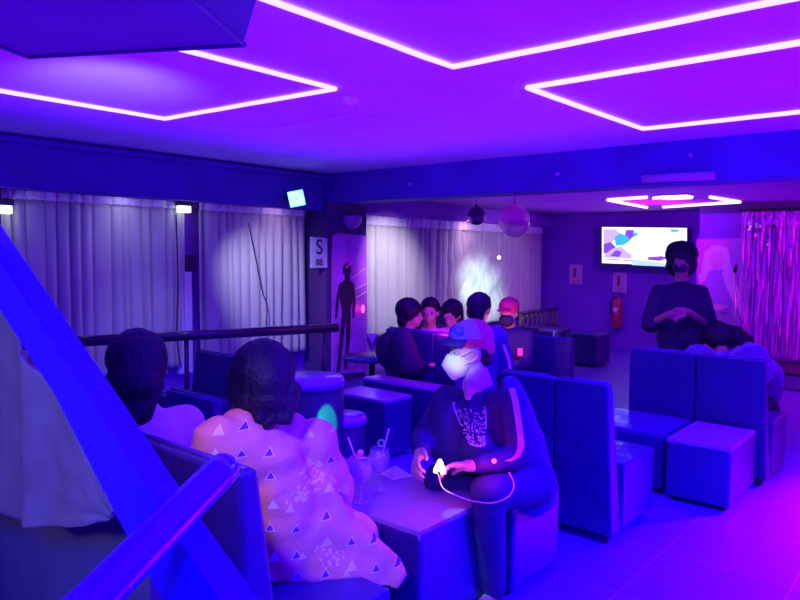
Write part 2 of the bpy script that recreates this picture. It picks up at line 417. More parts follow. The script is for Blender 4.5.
# ------------------------------------------------------------ seating
def sofa(name, label, x0, x1, y0, side, back_h=.88, th=.14, depth=.5, segs=1, seat_h=.42, group='dark leather booth sofas', slope=.03, feet=True):
    """back panel between y0 and y0+th; seat on side +1 (beyond) or -1 (towards us), 0 none"""
    t = thing(name, label, 'sofa', ((x0 + x1) / 2, y0, 0), group)
    w = (x1 - x0) / segs
    for i in range(segs):
        a, b = x0 + i * w, x0 + (i + 1) * w
        bm = bmesh.new(); vs = box(bm, (a + .003, y0, .05), (b - .003, y0 + th, back_h))
        for v in vs:
            if v.co.z > .5: v.co.y += slope * (-side if side else 0) * .6; 
            if v.co.z > .5 and abs(v.co.x - b + .003) < .01 and i == segs - 1: v.co.x -= .035
            if v.co.z > .5 and ((side > 0 and v.co.y > y0 + th * .5) or (side < 0 and v.co.y < y0 + th * .3)): v.co.y -= side * th * .55
        bmesh.ops.subdivide_edges(bm, edges=bm.edges, cuts=3, use_grid_fill=True)
        finish(bm, 'backrest', M['leather'], t, bevel=.022, seg=4)
        tb([(a + .02, y0 + th * (.5 - .27 * side) - slope * side * .6, back_h + .001), (b - .05, y0 + th * (.5 - .27 * side) - slope * side * .6, back_h + .001)], .010, 'piping', M['leather_top'], t, 8)
    if side:
        s0, s1 = (y0 + th + .003, y0 + th + depth) if side > 0 else (y0 - depth, y0 - .003)
        bx((x0, s0, .05), (x1, s1, seat_h - .07), 'seat_base', M['leather'], t, .015)
        bm = bmesh.new(); box(bm, (x0 + .001, s0, seat_h - .10), (x1 + .001, s1 + .001 * side, seat_h))
        bmesh.ops.subdivide_edges(bm, edges=bm.edges, cuts=6, use_grid_fill=True)
        for v in bm.verts:
            if v.co.z > seat_h - .001: v.co.z += .02 * math.sin(PI * (v.co.x - x0) / (x1 - x0)) * math.sin(PI * abs(v.co.y - s0) / depth)
        finish(bm, 'seat_cushion', M['leather'], t, bevel=.03, seg=4)
    ys = (y0 + .04, (y0 + th + depth - .06) if side > 0 else (y0 - depth + .06 if side < 0 else y0 + th - .04))
    for xx in (x0 + .06, x1 - .06):
        for yy in ys: lathe([(0, 0), (.022, 0), (.028, .055), (0, .055)], 'foot', M['black'], t, (xx, yy, 0), 12)
    return t
def ottoman(name, label, a, b, h, top=None, cat='ottoman', group='dark cube tables and ottomans', body=None):
    t = thing(name, label, cat, ((a[0] + b[0]) / 2, (a[1] + b[1]) / 2, 0), group)
    bx((a[0], a[1], .03), (b[0], b[1], h - .012), 'body', body or M['leather'], t, .022, 4)
    bm = bmesh.new(); box(bm, (a[0] + .004, a[1] + .004, h - .045), (b[0] - .004, b[1] - .004, h))
    bmesh.ops.subdivide_edges(bm, edges=bm.edges, cuts=5, use_grid_fill=True)
    finish(bm, 'top', top or M['table'], t, bevel=.022, seg=4)
    for xx in (a[0] + .06, b[0] - .06):
        for yy in (a[1] + .06, b[1] - .06): lathe([(0, 0), (.02, 0), (.025, .035), (0, .035)], 'foot', M['black'], t, (xx, yy, 0), 12)
    return t
sofa('booth_sofa', 'dark leather sofa under the two women seated at the front, seen from behind', -2.95, -1.47, 1.14, +1, .95, .16, .42, 2)
sofa('booth_sofa', 'dark leather booth sofa directly behind the man in the cap, its back towards us', -2.12, -1.42, 3.46, +1, .87, .13, .46, 2)
sofa('booth_sofa', 'wide booth sofa carrying the person in the plush coat', -1.98, -1.02, 5.05, +1, .86, .13, .42, 2)
ottoman('pouffe', 'dark cube pouffe under the man in the cap', (-2.05, 2.62), (-1.53, 3.07), .42, M['leather_top'], 'seat')
ottoman('cube_table', 'low padded cube table holding the two cocktail glasses', (-2.6, 2.0), (-1.57, 2.5), .5, cat='table')
ottoman('cube_ottoman', 'dark ottoman with violet lit top, nearest the open floor', (-1.47, 4.38), (-1.08, 4.98), .4)
ottoman('pouffe', 'low cube pouffe in the gap between the ottoman and the sofas', (-2.05, 4.45), (-1.5, 5.0), .40, M['leather_top'], 'seat')
# further furniture
ottoman('cube_table', 'box table with violet lit top beyond the cocktail glasses', (-3.85, 3.78), (-3.3, 4.1), .46, cat='table')
ottoman('cube_table', 'second table with violet lit top in front of the booth of the group', (-3.95, 4.22), (-2.95, 4.42), .5, cat='table')
sofa('booth_sofa', 'dark booth back in front of the seated group', -4.05, -2.95, 4.62, 0, .88, .10, .1, 2)
sofa('window_bench', 'long dark bench back below the rear curtain', -5.75, -4.9, 7.0, -1, .86, .12, .45, 1)
sofa('booth_sofa', 'dark seat back seen past the hair of the woman in white', -3.62, -3.1, 2.1, -1, .74, .12, .35, 1)
sofa('window_bench', 'dark bench along the handrail below the first curtain', -5.0, -4.3, 3.2, -1, .72, .14, .45, 1)
sofa('window_bench', 'dark bench below the first curtain, near the stair', -4.9, -3.9, 2.3, -1, .62, .14, .45, 1)
ottoman('cube_ottoman', 'dark far ottoman before the rear wall, left of the two', (-5.0, 8.6), (-4.45, 9.1), .5, M['leather_top'])
ottoman('cube_ottoman', 'dark far ottoman before the rear wall, with a lighter end, right of the two', (-4.42, 8.9), (-3.95, 9.35), .45, M['leather_top'])
sofa('booth_sofa', 'dark seat at the far end by the slatted screen', -4.75, -4.2, 7.7, -1, .6, .12, .4, 1)
def stool(label, px, py, d, z, r):
    c = at(px, py, d); c.z = 0
    t = thing('round_stool', label, 'stool', c, 'round drum stools')
    lathe([(0, 0), (r * .96, 0), (r, .01), (r, z - .06), (0, z - .06)], 'drum', M['drum'], t, c, 40)
    lathe([(0, z - .06), (r + .004, z - .06), (r + .008, z - .03), (r - .004, z - .004), (0, z)], 'cushion', M['table'], t, c, 40)  # paler top colour stands for grazing light
    return t
stool('tall round drum stool with a pale grazing lit top edge', 308, 374, 4.35, .77, .225)
stool('lower round stool beside the tall drum', 341, 415, 4.7, .45, .17)
# pedestal table and martini glass near the pier
c = at(372, 366, 6.9); ptz = .52; c = V((c.x, c.y, 0))
t = thing('pedestal_table', 'small round pedestal table below the figure poster', 'table', c)
lathe([(0, 0), (.17, 0), (.17, .015), (.03, .03), (.03, ptz - .03), (0, ptz - .03)], 'pedestal', M['black'], t, c)
lathe([(0, ptz - .03), (.3, ptz - .03), (.3, ptz), (0, ptz)], 'table_top', M['leather_top'], t, c)
t = thing('martini_glass', 'violet martini glass on the small round table', 'glass', c + V((0, 0, ptz)))
lathe([(0, 0), (.035, 0), (.035, .004), (.004, .01), (.004, .12)], 'stem', M['steel'], t, c + V((0, 0, ptz + .001)))
lathe([(0.004, .12), (.052, .22), (.05, .22), (0, .125)], 'bowl', M['posterpale'], t, c + V((0, 0, ptz + .001)))

# slatted screen beside the rear curtain
a = onX(521, 311, -5.3); b = onX(556, 311, -5.3); zt = (a.z + b.z) / 2; a.z = b.z = 0
t = thing('slatted_screen', 'dark slatted screen beside the rear curtain end', 'screen', a)
bm = bmesh.new(); tube(bm, [a + V((0, 0, zt)), b + V((0, 0, zt))], .03, 8); finish(bm, 'top_rail', M['rail'], t, smooth=True)
bm = bmesh.new(); tube(bm, [a + V((0, 0, .25)), b + V((0, 0, .25))], .03, 8); finish(bm, 'bottom_rail', M['rail'], t, smooth=True)
for k in range(8):
    p = a.lerp(b, (k + .5) / 8); tb([p + V((.0, -.05, .25)), p + V((0, .05, zt))], .018, 'slat', M['rail'], t, 6)
for p in (a, b): tb([p, p + V((0, 0, zt + .02))], .025, 'post', M['rail'], t, 8)

# ------------------------------------------------------------ stair side, near left
yb = .50
t = thing('stair_balustrade', 'wide glossy blue stair stringer slanting down at the near left', 'balustrade', (-1.0, yb, 0))
P = [onY(-60, 168, yb), onY(0, 262, yb), onY(92, 403, yb), onY(155, 503, yb), onY(215, 592, yb), onY(250, 650, yb),
     onY(190, 650, yb), onY(158, 592, yb), onY(117, 517, yb), onY(58, 400, yb), onY(0, 310, yb), onY(-60, 205, yb)]
flat(P, (0, 1, 0), .045, 'stringer', M['stringer'], t)
bv = t.children[0].modifiers.new('b', 'BEVEL'); bv.width = .006; bv.segments = 3
# slate panel below, grey drape
Q = [onY(-90, 470, .68), onY(-90, 1000, .68), onY(150, 1000, .68), onY(150, 575, .68), onY(122, 515, .68), onY(60, 470, .68)]
o = flat(Q, (0, 1, 0), .03, 'slate_board', M['panel']); tag(o, 'dark slate board below the grey drape at the near left', 'panel')
bm = bmesh.new(); G = []
nu, nv = 60, 50
TL = [(-70, 165), (10, 290), (80, 395), (136, 508)]
for j in range(nv + 1):
    v = j / nv; row = []
    for i in range(nu + 1):
        u = i / nu
        # right edge follows the stringer, bottom edge has the sagging hem
        bx_, by_ = -70 + 196 * u, (498 - 6 * math.sin(u * 6)) + 16 * min(1, u * 1.8)
        f = u * 3; k = min(int(f), 2); a = f - k
        tx, ty = TL[k][0] * (1 - a) + TL[k + 1][0] * a, TL[k][1] * (1 - a) + TL[k + 1][1] * a
        p = onY(tx * (1 - v) + bx_ * v, (ty - 4) * (1 - v) + by_ * v, .62)
        w = .5 + .5 * v
        ridge = .018 * math.exp(-((u - .55 - .10 * v) / .05) ** 2) * 1.5
        p.y += -.035 + w * (.020 * noise.noise(V((u * 4.2, v * 1.5, 3))) + .006 * noise.noise(V((u * 14, v * 5, 1)))) - ridge
        row.append(bm.verts.new(p))
    G.append(row)
for j in range(nv):
    for i in range(nu): bm.faces.new((G[j][i], G[j][i + 1], G[j + 1][i + 1], G[j + 1][i]))
o = finish(bm, 'grey_drape', M['drape'], smooth=True); tag(o, 'grey satin drape hanging under the blue stair stringer', 'drape')
s = o.modifiers.new('s', 'SOLIDIFY'); s.thickness = .006
# tube handrail
n0 = at(90, 604, .72); f0 = at(222, 470, .96)
t = thing('stair_handrail', 'round glossy blue handrail tube ending in mid frame, crossing the stringer', 'handrail', (n0.x, n0.y, 0))
dd = (f0 - n0).normalized(); n1 = n0 - dd * .10
low = V((n1.x + .02, n1.y - .10, n1.z - .12))
path = smooth_path([V((low.x, low.y - .01, 0.0)), V((low.x, low.y - .01, .6)), low, n1, n0, n0.lerp(f0, .5), f0])
tb(path, .0235, 'tube', M['bluerail'], t, 24)
sphere(f0, .0235, 'end_cap', M['bluerail'], t, seg=20)
b0 = onY(150, 546, 1.0); b1 = onY(226, 600, 1.0)
ottoman('light_patch_box', 'small blue plinth standing in for light on the front sofa back', (b0.x, .92), (b1.x, 1.08), b0.z - .02, M['stringer'], 'block', None, M['stringer'])  # box stands in for a patch of light on the sofa back

# ------------------------------------------------------------ ceiling fittings
c = onZ(28, 57, 2.05); c2 = onZ(245, 45, 2.05); dr = (c2 - c).normalized(); back = V((dr.y, -dr.x, 0))
if back.dot(Fh) > 0: back = -back
bm = bmesh.new()
near_l = onZ(-40, -12, 2.05); 
pts = [c, c2, c2 + back * .95 + dr * .08, c + back * .95 - dr * .02]
lo = [bm.verts.new((p.x, p.y, 2.05)) for p in pts]; hi = [bm.verts.new((p.x + dr.x * k, p.y + dr.y * k, H - .002)) for p, k in zip(pts, (0, .13, .13, 0))]
bm.faces.new(lo); bm.faces.new(hi[::-1])
for i in range(4): bm.faces.new((lo[i], hi[i], hi[(i + 1) % 4], lo[(i + 1) % 4]))
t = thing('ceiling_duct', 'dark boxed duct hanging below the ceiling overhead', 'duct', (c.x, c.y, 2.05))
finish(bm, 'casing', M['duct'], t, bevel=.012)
bm = bmesh.new()
for i in range(4): tube(bm, [pts[i] + V((0, 0, .0)), pts[(i + 1) % 4]], .006, 6)
finish(bm, 'edge_bead', M['duct'], t, smooth=True)

def strip(pts, z, label, m, r=.011, grp='glowing light strips on the ceiling', drop=.012):
    q = [onZ(x, y, z - drop) for x, y in pts]; out = []
    for a, b in zip(q, q[1:]):
        n = max(2, int((b - a).length / .09))
        s = (b - a).cross(V((0, 0, 1))).normalized()
        for i in range(n): out.append(a.lerp(b, i / n) + s * .007 * noise.noise(a * 3 + V((i * .37, 0, 0))))
    out.append(q[-1])
    o = tb(out, r, 'led_strip', m, None, 8); tag(o, label, 'led strip', grp); return o
strip([(130, -50), (268, 0), (453, 67), (800, -3), (900, -23)], H, 'long bright strip bent to a wide point, crossing the top of the ceiling', M['led'], .0115)
strip([(60, 18), (183, 50), (335, 89), (165, 119), (0, 91), (-60, 81)], H, 'arrow shaped bright strip pointing away from the curtains', M['led'], .011)
strip([(900, 27), (800, 43), (527, 88), (643, 129), (800, 112), (880, 103)], H, 'bright strip bent twice, on the ceiling before the cross beam', M['led'], .013)
strip([(647, 197.3), (608, 200), (647, 207.5)], HF, 'small rear strip forming the end of the diamond above the screen', M['led_far'], .018, 'pink light strips on the rear ceiling', .022)
strip([(653, 198.3), (672, 196.5)], HF, 'short rear strip stub beside the bright rear lamp', M['led_far'], .018, 'pink light strips on the rear ceiling', .022)
strip([(710, 197.2), (740, 202), (663, 207)], HF, 'rear strip forming the end of the diamond nearest the tinsel', M['led_far'], .018, 'pink light strips on the rear ceiling', .022)
tag(tb([onZ(268, 129.5, H - .004), onZ(340, 117, H - .004), onZ(408, 107, H - .004)], .004, 'ceiling_wire', M['posterpale'], None, 6), 'thin pinkish wire run along the ceiling', 'wire')
def disc(px, py, z, r, label, name='smoke_detector', cat='smoke detector'):
    c = onZ(px, py, z); o = lathe([(0, -.035), (r * .6, -.035), (r, -.012), (r, 0), (0, 0)], name, M['paper'], None, (c.x, c.y, z), 20); tag(o, label, cat); return o
disc(351, 98, H, .045, 'small round white detector on the ceiling by the arrow strip')
disc(359, 100, H, .015, 'tiny round fitting beside the detector', 'ceiling_rose', 'fitting')
c = onZ(676, 194.5, HF)
t = thing('ceiling_lamp', 'bright lamp within the far diamond of strips', 'lamp', c)
bx(c + V((-.16, -.12, -.05)), c + V((.16, .12, -.012)), 'diffuser', M['lamppink'], t, .02)
bx(c + V((-.18, -.14, -.02)), c + V((.18, .14, 0)), 'base', M['paper'], t, .01)
c = onY(679, 177, 5.57)
t = thing('batten_light', 'unlit violet batten light on the cross beam face', 'light', c)
e0, e1 = onY(643, 179, 5.565), onY(715, 175.5, 5.565)
tb([e0, e1], .034, 'diffuser', M['batten'], t, 16)
bx((min(e0.x, e1.x), 5.575, e0.z - .02), (max(e0.x, e1.x), 5.608, e0.z + .02), 'base', M['batten'], t, .005)
for px, py, lb in ((691, 155, 'small pale stud on the cross beam above the batten light'), (558, 174, 'small pale stud on the cross beam above the rear curtain end'), (410, 184, 'small pale stud on the cross beam near the pier')):
    p = onY(px, py, 5.6); o = sphere(p, .018, 'beam_stud', M['batten'], seg=10); tag(o, lb, 'stud')

# par light on the beam
c = onX(296.5, 198.5, -5.62)
t = thing('par_light', 'square cyan club light glowing below the beam', 'light', c)
fd = (CAM - c).normalized(); s_ = fd.cross(V((0, 0, 1))).normalized(); u_ = s_.cross(fd)
rr = math.radians(-12); s2 = s_ * math.cos(rr) + u_ * math.sin(rr); u2 = u_ * math.cos(rr) - s_ * math.sin(rr)
def ob(c, h, ax, name, m_, par, bev=0):
    bm = bmesh.new(); obox(bm, c, h, ax); return finish(bm, name, m_, par, bevel=bev)
ob(c - fd * .07, (.085, .06, .085), (s2, fd, u2), 'housing', M['black'], t, .02)
ob(c - fd * .005, (.083, .008, .083), (s2, fd, u2), 'lens', M['cyan'], t, .02)
for k, h in enumerate((.066, .044, .022)):
    bm = bmesh.new()
    q = [c + fd * .006 + s2 * (h * sx) + u2 * (h * sz) for sx, sz in ((-1, -1), (1, -1), (1, 1), (-1, 1))]
    for i in range(4): tube(bm, [q[i], q[(i + 1) % 4]], .005, 6)
    finish(bm, 'led_ring', M['cyan2'], t)
tb([c - fd * .1, V((c.x - .12, c.y, 2.1)), V((-5.84, c.y, 2.14))], .01, 'bracket', M['black'], t, 6)

# balls and balloons
def hang_ball(px, py, d, r, name, m_, label, cat, top):
    c = at(px, py, d); t = thing(name, label, cat, c)
    if m_ is M['balloon']:
        sphere(c, r, 'skin', m_, t, (1, 1, 1.06), 32)
        random.seed(3)
        for k in range(3):
            v = V((random.uniform(-1, 1), random.uniform(-1, 1), random.uniform(-1, .3))).normalized() * r * .8
            sphere(c + v, .022, 'confetti', M['melon'], t, seg=8)
        lathe([(0, 0), (.03, .0), (.012, .03), (0, .03)], 'knot', M['batten'], t, c + V((0, 0, r * 1.04)), 10)
    else:
        sphere(c, r, 'skin', m_, t, (1, 1, 1.03), 32)
        lathe([(0, 0), (.025, .0), (.01, .03), (0, .03)], 'knot', m_, t, c + V((0, 0, r * 1.02)), 10)
    tb([c + V((0, 0, r)), V((c.x, c.y, top))], .004, 'string', M['cord'], t, 5)
hang_ball(514.5, 221, 8.4, .19, 'balloon', M['balloon'], 'clear pinkish balloon hanging before the rear curtain', 'balloon', HF)
hang_ball(476.5, 216, 8.6, .115, 'balloon', M['darkballoon'], 'small dark glossy balloon hanging before the rear curtain', 'balloon', HF)
c = onX(349, 216, -5.775)
t = thing('wall_sconce', 'half round violet wall lamp above the figure poster', 'lamp', c)
lathe([(0, -.155), (.05, -.145), (.095, -.105), (.118, -.045), (.122, 0), (.112, 0), (0, -.02)], 'bowl', M['batten'], t, c + V((.05, 0, 0)), 28)
bx(c + V((-.004, -.03, -.08)), c + V((.03, .03, -.01)), 'wall_plate', M['black'], t, .004)

# ------------------------------------------------------------ figure poster on the pier
Xp = -5.77
t = thing('wall_poster', 'tall violet poster with a dark standing figure on the pier', 'poster', onX(348, 372, Xp))
def PX(pts, X): return [onX(x, y, X) for x, y in pts]
flat(PX([(332, 236), (336, 233), (366, 236), (367, 372), (331, 374)], Xp), (1, 0, 0), .012, 'print', M['posterbg'], t)
bm = bmesh.new()
def cut(pts, dx=.013):
    a = [bm.verts.new(p) for p in PX(pts, Xp + dx)]; b = [bm.verts.new(v.co + V((.003, 0, 0))) for v in a]
    bm.faces.new(a); bm.faces.new(b[::-1])
    for i in range(len(a)): bm.faces.new((a[i], b[i], b[(i + 1) % len(a)], a[(i + 1) % len(a)]))
cut([(347 + 4.2 * math.cos(k * PI / 6), 270 + 7 * math.sin(k * PI / 6)) for k in range(12)])
cut([(345.5, 274), (349, 274), (350, 283), (344, 283)], .0135)
cut([(339, 284), (344, 280.5), (350, 280.5), (354, 284), (353, 296), (350, 312), (342, 312), (339.5, 298)], .014)
cut([(339, 284), (341.5, 285), (338.5, 302), (337, 318), (335, 318), (336, 300)], .0145)
cut([(354, 284), (352, 286), (352.5, 302), (352.5, 318), (354.5, 318), (355.5, 302)], .0145)
cut([(342, 310), (346.5, 311), (343, 340), (340, 372), (336.5, 372), (339.5, 340)], .0138)
cut([(346, 310), (350.5, 311), (350, 340), (346.5, 369), (343.5, 369), (346, 340)], .0142)
finish(bm, 'dark_figure', M['postersil'], t)
bm = bmesh.new()
for x0_, y0_, x1_, y1_ in ((353, 278, 365, 268), (355, 290, 366, 284), (346, 268, 352, 262), (356, 298, 366, 292)):
    tube(bm, [onX(x0_, y0_, Xp + .018), onX(x1_, y1_, Xp + .018)], .009, 5)
finish(bm, 'pink_streak', M['posterpink'], t)
p = onX(363, 309, -5.7); tag(sphere(p, .032, 'indicator_lamp', M['hotpink'], seg=12, scale=(.6, .8, 1.6)), 'tiny pink lamp at the edge of the figure poster', 'lamp')
# white notice with S
p0, p1 = onX(312, 236, -5.75), onX(326, 268, -5.75)
t = thing('wall_notice', 'white notice with a large S beside the pale curtain', 'notice', onX(319, 268, -5.76))
y0_, y1_ = 5.50, 5.76
cN = onX(319, 252, -5.77)
flat([V((-5.775, cN.y - .13, cN.z + .17)), V((-5.775, cN.y + .13, cN.z + .16)), V((-5.775, cN.y + .13, cN.z - .18)), V((-5.775, cN.y - .13, cN.z - .18))], (1, 0, 0), .006, 'card', M['paper'], t)
def text(s, size, loc, rot, m_, par, name='lettering'):
    cu = bpy.data.curves.new(name, 'FONT'); cu.body = s; cu.size = size; cu.extrude = .0015; cu.align_x = 'CENTER'; cu.align_y = 'CENTER'
    o = bpy.data.objects.new(name, cu); COL.objects.link(o); o.location = loc; o.rotation_euler = rot
    cu.materials.append(m_); bpy.context.view_layer.update()
    me = bpy.data.meshes.new_from_object(o.evaluated_get(bpy.context.evaluated_depsgraph_get()))
    me.transform(o.matrix_basis); bpy.data.objects.remove(o)
    me.materials.clear()
    return link(me, name, m_, par)
text('S', .24, (-5.765, cN.y, cN.z + .05), (PI / 2, 0, PI / 2), M['ink'], t)
text('88', .11, (-5.765, cN.y, cN.z - .12), (PI / 2, 0, PI / 2), M['ink'], t)

# ------------------------------------------------------------ rear wall: screen, notices, extinguisher
Yw = YF - .004
def PY(pts, Y): return [onY(x, y, Y) for x, y in pts]
ty = 10.9
t = thing('wall_screen', 'bright television screen on the rear wall above the extinguisher', 'television', onY(643, 266, ty))
flat(PY([(600.5, 225.5), (688, 226.5), (688, 268), (600, 265)], ty + .03), (0, 1, 0), .06, 'casing', M['black'], t)
c = onY(643, 246, ty); bx(c + V((-.2, .09, -.15)), (c.x + .2, YF, c.z + .15), 'wall_bracket', M['black'], t, .01)
def em(name, c, s): return mat(name, c, .5, emit=c, es=s)
scr = em('screen_white', (.95, 1, 1), 1.3)
SC = [flat(PY([(602, 227), (686.5, 228), (686.5, 266), (602, 263)], ty + .005), (0, 1, 0), .015, 'screen', scr, t)]
def pic(pts, m_, nm='picture_shape', k=[0]):
    k[0] += 1; return flat(PY(pts, ty - .002 - .0015 * k[0]), (0, -1, 0), .001, nm, m_, t)
lil = em('screen_lilac', (.62, .5, .85), 1.0); vio = em('screen_violet', (.25, .08, .6), .9); teal = em('screen_teal', (.05, .5, .7), 1.1); blu = em('screen_pale', (.45, .75, .9), 1.1)
pic([(603.5, 229), (616, 229), (620, 233), (614, 238), (611, 244), (603.5, 246)], lil)
pic([(626, 230), (634, 230), (634, 236), (629, 241), (624, 239)], vio)
pic([(614, 238), (620, 233), (627, 236), (631, 240), (624, 245), (616, 246)], teal)
pic([(603.5, 244), (611, 242), (616, 247), (611, 252), (603.5, 254)], vio)
pic([(604, 255), (612, 249), (621, 246), (626, 251), (632, 255), (632, 259), (604, 258)], lil)
pic([(610, 256), (616, 250), (622, 252), (619, 257)], vio)
pic([(604, 258.5), (632, 260), (632, 261), (604, 259.5)], vio)
pic([(632, 259), (665, 263), (665, 266.5), (632, 265)], blu)
pic([(670, 229), (680, 229.5), (678, 232), (671, 232)], teal)
pic([(648, 257), (662, 256), (668, 258), (660, 261), (648, 260)], vio)
pic([(633, 233), (638, 232), (637, 236), (634, 237)], teal)
def notice(px, py, w, h, label):
    c = onY(px, py, Yw); hw, hh = w * 12 / 690 / 2 / .8, h * 12 / 690 / 2
    t = thing('wall_notice', label, 'notice', c - V((0, 0, hh)))
    bx(c + V((-hw, -.01, -hh)), c + V((hw, .0, hh)), 'sheet', M['pinkpaper'], t)
    lathe([(0, -.07), (.02, -.07), (.028, 0), (.02, .05), (.03, .08), (0, .11)], 'red_figure', M['redink'], t, c + V((-.02, -.012, .01)), 10)
    bm = bmesh.new()
    for k in range(3): box(bm, c + V((-hw * .7, -.014, -hh * .6 - .028 * k)), c + V((hw * .7, -.0095, -hh * .6 - .028 * k + .008)))
    finish(bm, 'text_line', M['redink'], t)
notice(576, 274.5, 11, 20, 'pinkish paper notice alone on the rear wall')
notice(620, 282.5, 11, 19, 'pinkish paper notice above the fire extinguisher')
c = onY(617.5, 312, Yw - .13); 
t = thing('fire_extinguisher', 'red fire extinguisher hung on the rear wall', 'fire extinguisher', c - V((0, 0, .27)))
lathe([(0, -.27), (.07, -.27), (.085, -.25), (.085, .17), (.06, .22), (.025, .24), (0, .24)], 'cylinder', M['red'], t, c, 24)
lathe([(0, .24), (.02, .24), (.02, .28), (0, .28)], 'valve', M['steel'], t, c, 12)
tb([c + V((-.02, 0, .28)), c + V((.09, -.02, .31))], .012, 'handle', M['black'], t, 8)
tb(smooth_path([c + V((0, -.02, .26)), c + V((-.1, -.04, .18)), c + V((-.1, -.05, -.05))]), .01, 'hose', M['black'], t, 8)
bx(c + V((-.04, -.088, .0)), c + V((.04, -.083, .08)), 'label_plate', M['posterpale'], t)
bx(c + V((-.03, .08, -.05)), c + V((.03, .132, .1)), 'wall_bracket', M['steel'], t)

# illustrated panel beside the tinsel: a plain generic painted figure
Ys = 9.94
t = thing('painted_panel', 'violet panel with a simple pale haired painted figure beside the tinsel', 'panel', onY(716, 355, Ys))
flat(PY([(697, 239), (748, 238), (748, 356), (697, 356)], Ys), (0, -1, 0), .02, 'board', M['posterlilac'], t)
flat(PY([(697.5, 240), (731, 240), (731, 300), (697.5, 300)], Ys - .021), (0, -1, 0), .002, 'ground', mat('magenta_ground', (.75, .1, .6), .5), t)
def fig(pts, z, m_, nm): return flat(PY(pts, Ys - .024 - .003 * z), (0, -1, 0), .002, nm, m_, t)
fig([(703, 262), (705, 252), (712, 246), (720, 245), (727, 248), (730, 256), (730, 266), (734, 273), (728, 276), (722, 268), (712, 268), (706, 276), (701, 272)], 0, M['posterpale'], 'hair')
fig([(710, 262), (709, 256), (713, 252), (722, 253), (724, 259), (722, 266), (717, 270), (712, 267)], 1, M['posterpink'], 'face')
fig([(708, 272), (716, 269), (724, 270), (731, 290), (733, 308), (728, 314), (708, 312), (706, 290)], 0, M['posterlilac'], 'torso')
fig([(722, 272), (731, 269), (736, 274), (737, 285), (741, 297), (747, 312), (748, 330), (743, 322), (738, 310), (731, 298), (725, 284)], 1, M['posterpale'], 'sleeve')
fig([(708, 270), (703, 270), (698, 276), (700, 284), (706, 280)], 1, M['posterpale'], 'raised_hand')
fig([(707, 305), (720, 304), (730, 307), (722, 310), (708, 310)], 2, M['posterpink'], 'forearm')
fig([(706, 313), (735, 312), (740, 355), (704, 355)], 0, M['batten'], 'skirt')
# microphone stand
c = onY(735, 362, 9.35); top = onY(735, 272, 9.35); c.z = .21
t = thing('microphone_stand', 'thin microphone stand before the painted panel', 'microphone stand', c)
tb([c, top], .012, 'pole', M['steel'], t, 8); lathe([(0, 0), (.13, 0), (.13, .015), (.02, .03), (0, .03)], 'base', M['black'], t, c)
tb([top, top + V((.02, -.03, .08))], .022, 'microphone', M['black'], t, 8)

struct(bx((-2.98, 9.9, 2.13), (5.2, 9.95, HF), 'trim_5', M['column'], bevel=.008), 'dark boxed head above the tinsel and panel')
# tinsel
bm = bmesh.new(); random.seed(11)
xa = onY(741, 300, 9.85).x; zt = 2.12
k = 0; x = xa
while x < xa + 2.2:
    w = random.uniform(.006, .014); ph = random.uniform(0, 6); y = 9.86 - random.uniform(0, .09); prev = None
    z = zt; zb = .24 + random.uniform(0, .05); n = 16; sw = random.uniform(-.02, .02)
    for i in range(n + 1):
        f = i / n; a = ph + f * random.uniform(3, 4) * 2; zz = zt - (zt - zb) * f
        o_ = V((math.cos(a), math.sin(a) * .6, 0)) * w
        cc = V((x + sw * f + .006 * math.sin(f * 11 + ph), y, zz))
        q = (bm.verts.new(cc - o_), bm.verts.new(cc + o_))
        if prev: bm.faces.new((prev[0], prev[1], q[1], q[0]))
        prev = q
    x += random.uniform(.010, .02)
o = finish(bm, 'tinsel_curtain', mat('pink_foil', (.85, .15, .95), .45, metal=.45)); tag(o, 'shiny magenta foil tinsel curtain hanging behind the stage', 'tinsel curtain', kind='stuff')
bm = bmesh.new(); random.seed(5)
for k in range(130):
    p = V((xa + random.uniform(.0, 1.9), 9.72 - random.uniform(0, .04), 2.09 - abs(random.gauss(0, .16)))); s = random.uniform(.008, .02)
    nn = V((random.uniform(-1, 1), -1.2, random.uniform(-1, 1))).normalized(); a_, b_, _ = frame_of(nn)
    bm.faces.new([bm.verts.new(p + a_ * s * i + b_ * s * 1.7 * j) for i, j in ((-1, -1), (1, -1), (1, 1), (-1, 1))])
o = finish(bm, 'sequin_fringe', mat('pale_foil', (1, .7, .85), .15, metal=1)); tag(o, 'sparkling sequin fringe along the top of the tinsel', 'fringe', kind='stuff')
tag(tb([(xa - .05, 9.8, 2.14), (xa + 2.4, 9.8, 2.14)], .02, 'tinsel_rod', M['black'], None, 8), 'dark rod holding up the tinsel curtain', 'rod')

